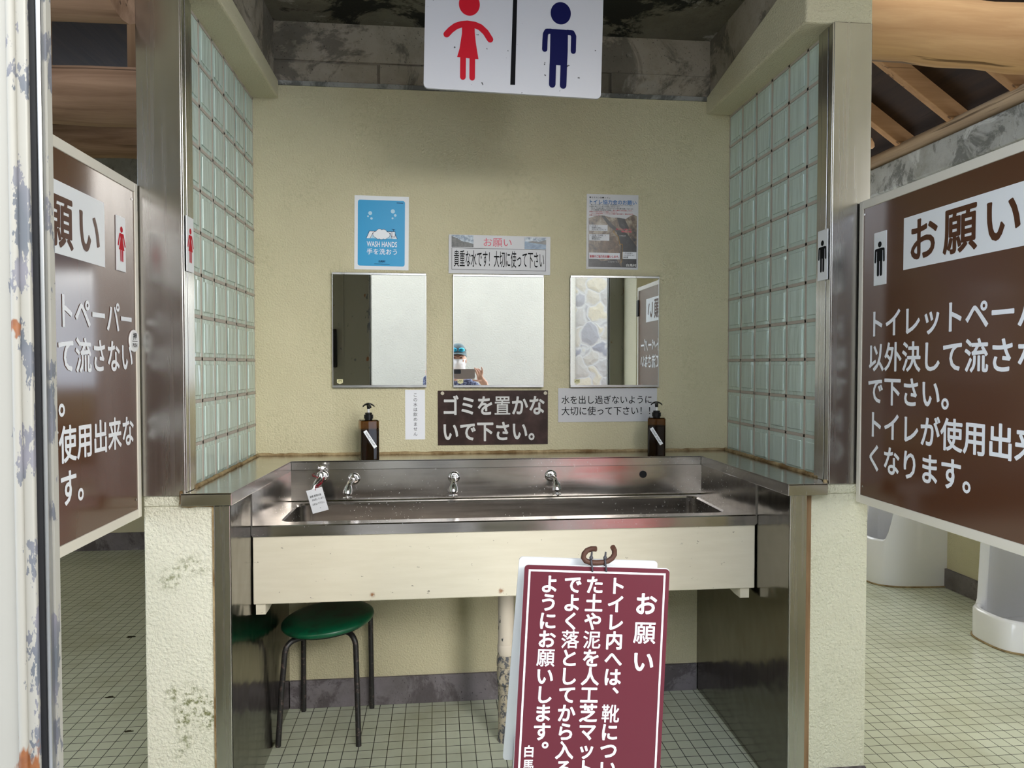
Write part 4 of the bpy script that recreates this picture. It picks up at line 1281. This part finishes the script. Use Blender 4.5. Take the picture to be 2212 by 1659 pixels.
for xs, ye in (((478, 543), 935), ((584, 647), 940)):
    w_ = (xs[1] - xs[0]) / 5.267 * k
    b.stroke(pl, [zp((xs[0] + xs[1]) / 2 , 690), zp((xs[0] + xs[1]) / 2 - 3, ye - 32)], w_, 0.0008)
b.build('woman_pictogram', M['ink_red'], sg, local=True)
b = MB()
c = zp(1624, 138); b.disc(pl, c[0], c[1], 117 / 5.267 * k, 0.0006, 40, 126 / 5.267 * k)
b.shape(pl, [zp(*p) for p in ((1505, 318), (1708, 322), (1706, 560), (1698, 730), (1497, 722), (1503, 500))], 0.0006)
for P_ in (((1440, 552), (1443, 450), (1448, 380), (1465, 348), (1510, 346)), ((1770, 560), (1773, 450), (1775, 390), (1755, 352), (1700, 350))):
    b.stroke(pl, [zp(*p) for p in P_], 60 / 5.267 * k, 0.0008)
b.stroke(pl, [zp(1534, 715), zp(1527, 945)], 76 / 5.267 * k, 0.0009)
b.stroke(pl, [zp(1661, 722), zp(1653, 952)], 76 / 5.267 * k, 0.0009)
b.build('man_pictogram', M['ink_blue'], sg, local=True)
MB().shape(pl, [zp(*p) for p in ((1045, 968), (1100, 968), (1132, -300), (1088, -300))], 0.0006).build('divider_bar', M['ink'], sg, local=True)
# ---------------------------------------------------------------- stool
st = root('round_stool', (0.28, -0.155, 0), 'green round-topped stool with black tube legs under the trough', 'stool')
A = Matrix.Translation((0.281, -0.158, 0.378)) @ Matrix.Rotation(-0.085, 4, 'Y') @ Matrix.Rotation(0.02, 4, 'X')
MB().lathe([(0.02, 0.0), (0.143, 0.0), (0.156, 0.004), (0.1615, 0.012), (0.160, 0.020), (0.150, 0.027), (0.125, 0.0315), (0.06, 0.034), (0.005, 0.034)], A, 48).build('seat', M['vinyl'], st, smooth=50)
MB().lathe([(0.02, -0.006), (0.138, -0.006), (0.138, 0.001)], A, 40).build('seat_board', M['black_rubber'], st)
for (bx, by), (tx, ty), hz in (((0.128, -0.275), (0.150, -0.262), 0.355), ((0.400, -0.300), (0.388, -0.262), 0.372), ((0.168, -0.028), (0.172, -0.040), 0.355), ((0.420, -0.030), (0.418, -0.045), 0.385)):
    c = Vector((0.281, -0.158))
    dx, dy = c.x - tx, c.y - ty
    L = math.hypot(dx, dy); dx /= L; dy /= L
    pth = [(bx, by, 0.0), (bx + (tx - bx) * 0.5, by + (ty - by) * 0.5, hz * 0.5), (tx, ty, hz - 0.045)]
    for a in range(1, 7):
        q = PI / 2 * a / 6
        pth.append((tx + dx * 0.04 * (1 - math.cos(q)), ty + dy * 0.04 * (1 - math.cos(q)), hz - 0.045 + 0.04 * math.sin(q)))
    pth.append((tx + dx * 0.09, ty + dy * 0.09, hz - 0.004))
    MB().tube(pth, 0.0095, 14).build('leg', M['stool_leg'], st, smooth=50)

# ---------------------------------------------------------------- drain pipe under the trough
dp = root('drain_pipe', (0.902, -0.31, 0), 'peeling white drain pipe standing under the trough', 'pipe')
T = Matrix.Translation((0.903, -0.31, 0))
MB().lathe([(0.0275, 0.335), (0.0275, 0.640)], T, 24).build('upper_pipe', M['pipe_white'], dp, smooth=40)
MB().lathe([(0.028, 0.300), (0.030, 0.304), (0.0305, 0.330), (0.0285, 0.337)], T, 24).build('sleeve', M['pipe_white'], dp, smooth=40)
MB().lathe([(0.026, 0.196), (0.031, 0.200), (0.0325, 0.225), (0.0315, 0.250), (0.029, 0.258), (0.0325, 0.262), (0.0325, 0.288), (0.029, 0.300)], T, 24).build('coupling', M['pipe_grey'], dp, smooth=40)
b = MB()
b.tube([(0.903, -0.31, 0.222), (0.896, -0.345, 0.222), (0.895, -0.349, 0.222)], [0.022, 0.022, 0.018], 18)
b.build('clean_out_cap', M['pipe_grey'], dp, smooth=40)
MB().lathe([(0.031, 0.0), (0.0285, 0.012), (0.028, 0.190), (0.030, 0.197)], T, 24).build('lower_pipe', M['pipe_grey'], dp, smooth=40)

# ---------------------------------------------------------------- maroon notice stand
ms = root('notice_stand', (0.9475, -1.275, 0), 'maroon notice stand with white columns of writing in front of the trough', 'sign', None, None, (0, 0.0605, 0))
PW, PL = 0.306, 0.478
Vd = Vector((0, 0.05, 1)).normalized()
top = Vector((0, -0.022, 0.8795))
O = top - Vd * PL - Vector((PW / 2, 0, 0))
pl = plane(O, X3, Vd)
N = X3.cross(Vd).normalized()
def slab(b, pl, x0, x1, y0, y1, back, front, rad=0.008):
    O_, U_, V_ = pl
    N_ = U_.cross(V_).normalized()
    mtx = Matrix(((U_.x, V_.x, N_.x, O_.x), (U_.y, V_.y, N_.y, O_.y), (U_.z, V_.z, N_.z, O_.z), (0, 0, 0, 1)))
    return b.prism(rrect(x0, x1, y0, y1, rad, 5), back, front, mtx)
slab(MB(), pl, 0, PW, 0, PL, -0.004, 0.0).build('front_panel', [M['maroon']], ms, local=True)
slab(MB(), pl, -0.001, PW + 0.001, -0.001, PL + 0.001, -0.0055, -0.004).build('panel_backing', M['white_sheet'], ms, local=True)
Vb = Vector((0, -0.16, 1)).normalized()
plb = plane(Vector((0, 0.012, 0.887)) - Vb * PL - Vector((PW / 2 + 0.008, 0, 0)), X3, Vb)
slab(MB(), plb, 0, PW - 0.008, 0, PL, -0.002, 0.002).build('back_panel', M['white_sheet'], ms, local=True)
b = MB()
i0, i1 = 0.0085, 0.0125
for x0, x1, y0, y1 in ((i0, i1, i0, PL - i0), (PW - i1, PW - i0, i0, PL - i0), (i1, PW - i1, i0, i1), (i1, PW - i1, PL - i1, PL - i0)):
    b.rect(pl, x0, x1, y0, y1, 0.0005)
b.build('white_border', M['letter_white'], ms, local=True)
def uv(x, y):
    dx, dy = x - 1136.0, y - 1217.0
    det = 314 * 442 + 9 * 30
    a = (dx * 442 + dy * 30) / det
    c = (dy * 314 - dx * 9) / det
    return a * PW, PL - c * 0.4255
b = MB()
def vcol(txt, x, y, step, size, slant=-30.0 / 442):
    for i, ch in enumerate(txt):
        if ch == '　': continue
        yy = y + i * step
        u, v = uv(x + slant * (yy - y), yy)
        s = size
        if ch in '、。':
            u, v = u + s * 0.52, v + s * 0.55
        b.text(pl, ch, u - s / 2, v - s / 2, s, s, 0.012 if ch in '願靴落泥馬' else 0.026, 0.0006)
vcol('お願い', 1396, 1300, 61.5, 0.049)
vcol('トイレ内へは、靴につい', 1333, 1261, 38.9, 0.0388)
vcol('た土や泥を人工芝マット', 1285, 1259, 38.9, 0.0388)
vcol('でよく落としてから入る', 1238, 1258, 38.9, 0.0388)
vcol('ようにお願いします。', 1188, 1257, 38.9, 0.0388)
vcol('白馬村', 1139, 1609, 28.5, 0.0245)
u, v = uv(1338, 1655)
b.text(pl, '白馬村キャラクター', u, v, 0.0036, 0.0036, 0.0, 0.0006)
b.build('lettering', M['letter_white'], ms, local=True)
hp = [(1289, 1182), (1280, 1183), (1270, 1187), (1264, 1194), (1262, 1202), (1267, 1209), (1276, 1212), (1290, 1213), (1304, 1212), (1316, 1209), (1325, 1203), (1330, 1195), (1330, 1186), (1325, 1178)]
def on(x, y, lift):
    u, v = uv(x, y)
    return pl[0] + pl[1] * u + pl[2] * v + N * lift
MB().tube([on(x, y, -0.004 + 0.006 * (i in (0, 13))) for i, (x, y) in enumerate(hp)], 0.0056, 14).build('bent_rod', M['rope_brown'], ms, local=True, smooth=50)
for x0 in (1279, 1309):
    t_ = MB()
    loop = [on(x0 + 1, 1230, 0.0), on(x0 + 1, 1230, 0.003), on(x0, 1222, 0.006), on(x0 - 1, 1212, 0.004), on(x0 - 1, 1203, 0.0), on(x0, 1205, -0.010), on(x0, 1214, -0.012), on(x0 + 1, 1228, -0.008)]
    t_.tube(loop, 0.0019, 8)
    t_.ball(on(x0 - 1, 1201, 0.002), (0.0042, 0.0035, 0.0042), n=10, m=6)
    t_.tube([on(x0 - 1, 1201, 0.002), on(x0 + 0.5, 1188, 0.003)], [0.0025, 0.0018], 8)
    t_.build('cable_tie', flat('grey_cable_tie', (0.06, 0.06, 0.07), 0.4), ms, local=True, smooth=50)
for sx in (-1, 1):
    x_ = sx * (PW / 2 - 0.02)
    a = top - Vd * PL + Vd * 0.06; c = top - Vd * (0.8795 / Vd.z)
    MB().tube([(x_, a.y + 0.010, a.z), (x_, c.y + 0.010, 0.012)], 0.008, 10).build('leg', M['alu'], ms, local=True, smooth=50)
    a2 = plb[0] + Vb * 0.06; c2 = plb[0] - Vb * (plb[0].z / Vb.z)
    MB().tube([(x_, a2.y - 0.010, a2.z), (x_, c2.y - 0.010, 0.012)], 0.008, 10).build('leg', M['alu'], ms, local=True, smooth=50)

# ---------------------------------------------------------------- urinals on the right-hand wall
def urinal(y, hw, dep, lip, wing, sharp, label):
    xw = 3.62
    r = root('urinal', (xw - dep / 2, y, 0), label, 'urinal', 'floor urinals in the right-hand room')
    n = 40
    th = 0.035
    def pt(t, off):
        a = PI * t
        c, s = math.cos(a), math.sin(a)
        ex = 0.62
        px = (dep - off) * (abs(s) ** ex)
        py = (hw - off) * math.copysign(abs(c) ** ex, c)
        return xw - px, y + py
    def top(t):
        d = abs(t - 0.5) * 2
        s = min(1, max(0, (d - sharp[0]) / (sharp[1] - sharp[0])))
        s = s * s * (3 - 2 * s)
        return lip + (wing - lip) * s
    vs, fs = [], []
    for i in range(n + 1):
        t = i / n
        h = top(t)
        xo, yo = pt(t, 0.0)
        xi, yi = pt(t, th)
        xm, ym = pt(t, th * 0.5)
        vs += [(xo, yo, 0.0), (xo, yo, h - 0.012), (xo + (xm - xo) * 0.4, yo + (ym - yo) * 0.4, h - 0.003), (xm, ym, h), (xi + (xm - xi) * 0.4, yi + (ym - yi) * 0.4, h - 0.003), (xi, yi, h - 0.012), (xi, yi, 0.06)]
    m = 7
    for i in range(n):
        for k in range(m - 1):
            fs.append((i * m + k, i * m + k + 1, (i + 1) * m + k + 1, (i + 1) * m + k))
    fs.append(tuple(i * m + 6 for i in range(n + 1)))
    MB().add(vs, fs).build('bowl', M['porcelain'], r, smooth=50)
    bk = MB().box(xw - 0.04, xw - 0.0005, y - hw + 0.02, y + hw - 0.02, 0.05, wing)
    bk.build('back_plate', M['porcelain'], r, bevel=0.012)
    MB().box(xw - 0.16, xw - 0.0005, y - hw + 0.04, y + hw - 0.04, wing - 0.05, wing + 0.02).build('top_cap', M['porcelain'], r, bevel=0.015)
    MB().lathe([(0.03, 0.061), (0.03, 0.064), (0.01, 0.067)], Matrix.Translation((xw - dep * 0.55, y, 0)), 20).build('drain_cover', M['chrome'], r)
    if sharp[0] > 0.3:
        q = [(pt(i / n, -0.002)[0], pt(i / n, -0.002)[1], 0.004) for i in range(n + 1)]
        MB().tube(q, 0.005, 8).build('stained_joint', M['sealant'], r)
    return r
urinal(1.30, 0.185, 0.40, 0.27, 0.95, (0.36, 0.86), 'white urinal with a high front lip, farther from the doorway')
urinal(0.31, 0.19, 0.42, 0.145, 0.95, (0.48, 0.66), 'white urinal with a low front lip, nearest the doorway')

# ---------------------------------------------------------------- leaf litter on the left floor
rnd = random.Random(11)
for i, (x_, y_, s_) in enumerate(((-0.79, 0.80, 0.03), (-0.60, 0.16, 0.022), (-0.42, -0.12, 0.018), (-0.48, -0.80, 0.035), (-0.33, -0.58, 0.016))):
    b = MB()
    pts = [(math.cos(a) * s_ * rnd.uniform(0.3, 1.0), math.sin(a) * s_ * 0.4 * rnd.uniform(0.4, 1.0)) for a in [2 * PI * k / 11 for k in range(11)]]
    ca, sa = math.cos(rnd.uniform(0, 3)), math.sin(rnd.uniform(0, 3))
    b.prism([(x_ + p[0], y_ + p[1]) for p in pts], 0.0, 0.003)
    o = b.build('leaf', flat('dead_leaf', (0.035, 0.03, 0.015), 0.8))
    tag(o, 'dark bit of leaf litter on the tiles left of the stucco pier', 'leaf', 'leaf litter on the left floor')

# ---------------------------------------------------------------- red object outside, its box shape made up to give a red reflection
rb = root('red_box', (2.13, -3.95, -0.12), 'red object outside, box shape made up for the red reflection in the trough', 'box')
MB().box(1.86, 2.40, -4.14, -3.76, -0.12, 0.42).build('body', M['red_box'], rb, bevel=0.03, bseg=3)
MB().box(1.84, 2.42, -4.16, -3.74, 0.42, 0.50).build('lid', M['red_box'], rb, bevel=0.025, bseg=3)
MB().box(2.04, 2.22, -3.735, -3.73, 0.36, 0.44).build('latch', M['black_plastic'], rb, bevel=0.004)

# ---------------------------------------------------------------- the photographer and the phone
px, pz = 0.672, -0.12
ps = root('person', (px, -3.04, pz), 'person in grey-blue cap and white mask holding up a phone, reflected in the middle mirror', 'person')
b = MB()
b.ball((px, -3.050, 1.412), (0.060, 0.076, 0.088), n=28, m=18)
b.ball((px, -3.012, 1.350), (0.044, 0.046, 0.052), n=24, m=14)
b.ball((px, -3.000, 1.385), (0.050, 0.045, 0.050), n=24, m=14)
b.tube([(px, -2.968, 1.412), (px, -2.956, 1.388), (px, -2.952, 1.378)], [0.007, 0.010, 0.011], 12)
for s in (-1, 1):
    b.ball((px + s * 0.062, -3.052, 1.392), (0.007, 0.017, 0.026), n=12, m=8)
    b.tube([(px + s * 0.010, -2.966, 1.427), (px + s * 0.028, -2.966, 1.431), (px + s * 0.046, -2.978, 1.426)], 0.006, 8)
    b.ball((px + s * 0.036, -2.975, 1.388), (0.016, 0.012, 0.012), n=12, m=8)
tx = px + 0.026
b.tube([(px, -3.05, 1.36), (px + 0.01, -3.055, 1.29), (tx, -3.065, 1.22)], [0.046, 0.047, 0.06], 20)
b.tube([(tx, -3.065, 1.24), (tx, -3.065, 1.14), (tx, -3.06, 0.98), (px, -3.06, 0.82), (px, -3.06, 0.70)], [0.055, 0.105, 0.105, 0.112, 0.11], 24)
for s in (-1, 1):
    b.tube([(tx + s * 0.04, -3.065, 1.205), (tx + s * 0.092, -3.06 + s * 0.025, 1.175)], [0.05, 0.044], 16)
    b.tube([(px + s * 0.070, -3.06, 0.76), (px + s * 0.080, -3.04, 0.36), (px + s * 0.082, -3.03, 0.34), (px + s * 0.082, -3.055, 0.16), (px + s * 0.082, -3.06, -0.05)], [0.082, 0.055, 0.054, 0.052, 0.035], 18)
    b.tube([(px + s * 0.083, -3.075, -0.075), (px + s * 0.090, -2.98, -0.085), (px + s * 0.094, -2.93, -0.095)], [0.036, 0.034, 0.022], 14)
    # arm, mirrored about the middle of the phone for the left side
    def hx(x):
        return x if s > 0 else 1.451 - x
    sh = (tx + s * 0.098, -3.055 + s * 0.025, 1.170)
    el = (0.955, -2.98, 1.04) if s > 0 else (0.600, -2.95, 0.98)
    wr = (0.884, -2.806, 1.205) if s > 0 else (0.606, -2.800, 1.190)
    b.tube([sh, tuple(Vector(sh).lerp(Vector(el), 0.5)), el], [0.044, 0.040, 0.034], 16)
    b.tube([el, tuple(Vector(el).lerp(Vector(wr), 0.3)), tuple(Vector(el).lerp(Vector(wr), 0.8)), wr], [0.034, 0.035, 0.025, 0.0215], 16)
    pal = [(0.884 if s > 0 else 0.845, -2.806, 1.205), (0.868 if s > 0 else 0.848, -2.794, 1.222), (0.850, -2.782, 1.244), (0.843, -2.772, 1.268)]
    for dx, dz in ((-0.012, -0.006), (0.0, 0.0), (0.010, 0.004)):
        b.tube([(hx(p[0] + dx), p[1], p[2] + dz) for p in pal], [0.015, 0.0155, 0.0150, 0.0110], 12)
    for f in (((0.830, -2.766, 1.264), (0.820, -2.757, 1.288), (0.8125, -2.7525, 1.308), (0.806, -2.7545, 1.327)),
              ((0.840, -2.769, 1.270), (0.836, -2.768, 1.296), (0.825, -2.770, 1.313), (0.8135, -2.772, 1.322)),
              ((0.850, -2.772, 1.271), (0.852, -2.776, 1.297), (0.842, -2.784, 1.315), (0.829, -2.788, 1.320)),
              ((0.859, -2.776, 1.266), (0.865, -2.776, 1.290), (0.864, -2.776, 1.312), (0.858, -2.776, 1.331)),
              ((0.852, -2.776, 1.234), (0.832, -2.762, 1.228), (0.812, -2.756, 1.230), (0.790, -2.7555, 1.236))):
        b.tube([(hx(p[0]), p[1], p[2]) for p in f], [0.0082, 0.0075, 0.0068, 0.0058], 10)
        b.ball((hx(f[3][0]), f[3][1], f[3][2]), 0.0058, n=10, m=8)
remeshed(b, 0.0036, 3).build('body', M['skin'], ps, smooth=180)
b = MB()
b.tube([(px + 0.015, -3.06, 1.240), (tx, -3.065, 1.19), (tx, -3.065, 1.11), (tx, -3.06, 0.98), (px, -3.06, 0.82), (px, -3.06, 0.68)], [0.058, 0.088, 0.118, 0.120, 0.124, 0.126], 28)
for s in (-1, 1):
    def hx(x):
        return x if s > 0 else 1.451 - x
    sh = Vector((tx + s * 0.098, -3.055 + s * 0.025, 1.170)); el = Vector((0.955, -2.98, 1.04)) if s > 0 else Vector((0.600, -2.95, 0.98))
    b.tube([(tx + s * 0.04, -3.065, 1.195), tuple(sh), tuple(sh.lerp(el, 0.45)), tuple(sh.lerp(el, 0.82))], [0.060, 0.054, 0.050, 0.047], 18)
remeshed(b, 0.007, 4).build('shirt', M['shirt'], ps, smooth=180)
b = MB()
b.tube([(px, -3.06, 0.80), (px, -3.06, 0.70), (px, -3.06, 0.66)], [0.126, 0.128, 0.11], 24)
for s in (-1, 1):
    b.tube([(px + s * 0.065, -3.06, 0.74), (px + s * 0.082, -3.04, 0.36), (px + s * 0.083, -3.055, 0.10), (px + s * 0.083, -3.06, -0.055)], [0.094, 0.070, 0.062, 0.060], 20)
remeshed(b, 0.008, 3).build('trousers', M['trousers'], ps, smooth=180)
for s in (-1, 1):
    b = MB()
    b.tube([(px + s * 0.083, -3.105, -0.082), (px + s * 0.084, -3.06, -0.072), (px + s * 0.090, -2.97, -0.082), (px + s * 0.095, -2.90, -0.092)], [0.032, 0.042, 0.040, 0.025], 16)
    o = remeshed(b, 0.006, 3)
    for v in o.v:
        v.z = max(v.z, -0.1195)
    o.build('shoe', M['shoe'], ps, smooth=180)
# cap with brim
b = MB()
vs, fs = [], []
nn, mm = 28, 9
for i in range(mm + 1):
    th = PI / 2 * i / mm
    for k in range(nn):
        a = 2 * PI * k / nn
        vs.append((px + 0.0675 * math.sin(th) ** 0.8 * math.cos(a), -3.05 + 0.086 * math.sin(th) ** 0.8 * math.sin(a), 1.437 + 0.093 * math.cos(th)))
for i in range(mm):
    for k in range(nn):
        fs.append((i * nn + k, (i + 1) * nn + k, (i + 1) * nn + (k + 1) % nn, i * nn + (k + 1) % nn))
b.add(vs, fs)
capo = b.build('cap', M['cap'], ps, smooth=60)
b = MB()
vs, fs = [], []
for i in range(17):
    u_ = -1 + i / 8
    for k in range(7):
        v_ = k / 6
        vs.append((px + 0.067 * math.sin(u_ * 1.25) * (1 + 0.06 * v_), -3.05 + 0.085 * math.cos(u_ * 1.25) + v_ * 0.062 * math.cos(u_ * 1.3), 1.447 - 0.010 * v_ - 0.016 * u_ * u_ * (0.3 + v_)))
for i in range(16):
    for k in range(6):
        a = i * 7 + k
        fs.append((a, a + 1, a + 8, a + 7))
b.add(vs, fs)
br = b.build('brim', M['cap'], capo, smooth=60)
so = br.modifiers.new('thick', 'SOLIDIFY'); so.thickness = 0.004
sgp = MB().tube([(px + 0.066, -3.03, 1.474), (px + 0.058, -2.985, 1.476), (px + 0.03, -2.960, 1.484), (px, -2.956, 1.480), (px - 0.03, -2.960, 1.484), (px - 0.058, -2.985, 1.476), (px - 0.066, -3.03, 1.474)], 0.0028, 8).build('sunglasses', M['black_plastic'], ps, smooth=60)
for s in (-1, 1):
    MB().ball((px + s * 0.030, -2.961, 1.472), (0.026, 0.008, 0.017), Matrix.Rotation(-s * 0.35, 3, 'Z'), 20, 12).build('lens', M['lens_blue'], sgp, smooth=180)
    MB().ball((px + s * 0.026, -2.9635, 1.410), (0.0085, 0.005, 0.0042), n=14, m=8).build('eye', M['eye'], ps, smooth=180)
    MB().tube([(px + s * 0.012, -2.962, 1.426), (px + s * 0.028, -2.961, 1.4305), (px + s * 0.043, -2.972, 1.427)], [0.002, 0.0026, 0.0016], 8).build('eyebrow', M['eye'], ps, smooth=60)
b = MB()
vs, fs = [], []
for i in range(21):
    u_ = (-1 + i / 10) * 1.2
    for k in range(15):
        v_ = -1 + k / 7
        nose = 0.014 * math.exp(-(u_ / 0.35) ** 2) * math.exp(-((v_ - 0.5) / 0.5) ** 2)
        pleat = 0.0012 * math.sin(v_ * 9)
        vs.append((px + 0.060 * math.sin(u_), -3.016 + (0.062 * math.cos(u_)) * (1 - 0.14 * max(0, -v_)) + nose + pleat, 1.358 + v_ * 0.040))
for i in range(20):
    for k in range(14):
        a = i * 15 + k
        fs.append((a, a + 15, a + 16, a + 1))
b.add(vs, fs)
mk = b.build('face_mask', M['mask'], ps, smooth=60)
so = mk.modifiers.new('thick', 'SOLIDIFY'); so.thickness = 0.002
for s in (-1, 1):
    MB().tube([(px + s * 0.054, -2.99, 1.385), (px + s * 0.064, -3.03, 1.405), (px + s * 0.064, -3.062, 1.395), (px + s * 0.062, -3.03, 1.36), (px + s * 0.053, -2.995, 1.335)], 0.0012, 6).build('ear_loop', M['mask'], mk, smooth=60)

ph = root('smartphone', (0.7255, -2.752, 1.243), 'pale smartphone with a dark camera block held sideways by the photographer', 'phone')
Rz = Matrix(((1, 0, 0, 0), (0, 0, 1, 0), (0, 1, 0, 0), (0, 0, 0, 1)))
MB().prism(rrect(0.6435, 0.8075, 1.243, 1.3185, 0.011, 6), -2.757, -2.7485, Rz).build('phone_body', M['phone'], ph, smooth=30)
MB().prism(rrect(0.6475, 0.700, 1.2815, 1.3145, 0.007, 5), -2.7485, -2.7465, Rz).build('camera_block', flat('speckled_camera_block', (0.05, 0.055, 0.07), 0.25), ph)
MB().prism(rrect(0.646, 0.805, 1.2455, 1.316, 0.009, 5), -2.7575, -2.757, Rz).build('screen', flat('dark_screen', (0.02, 0.02, 0.025), 0.1), ph)
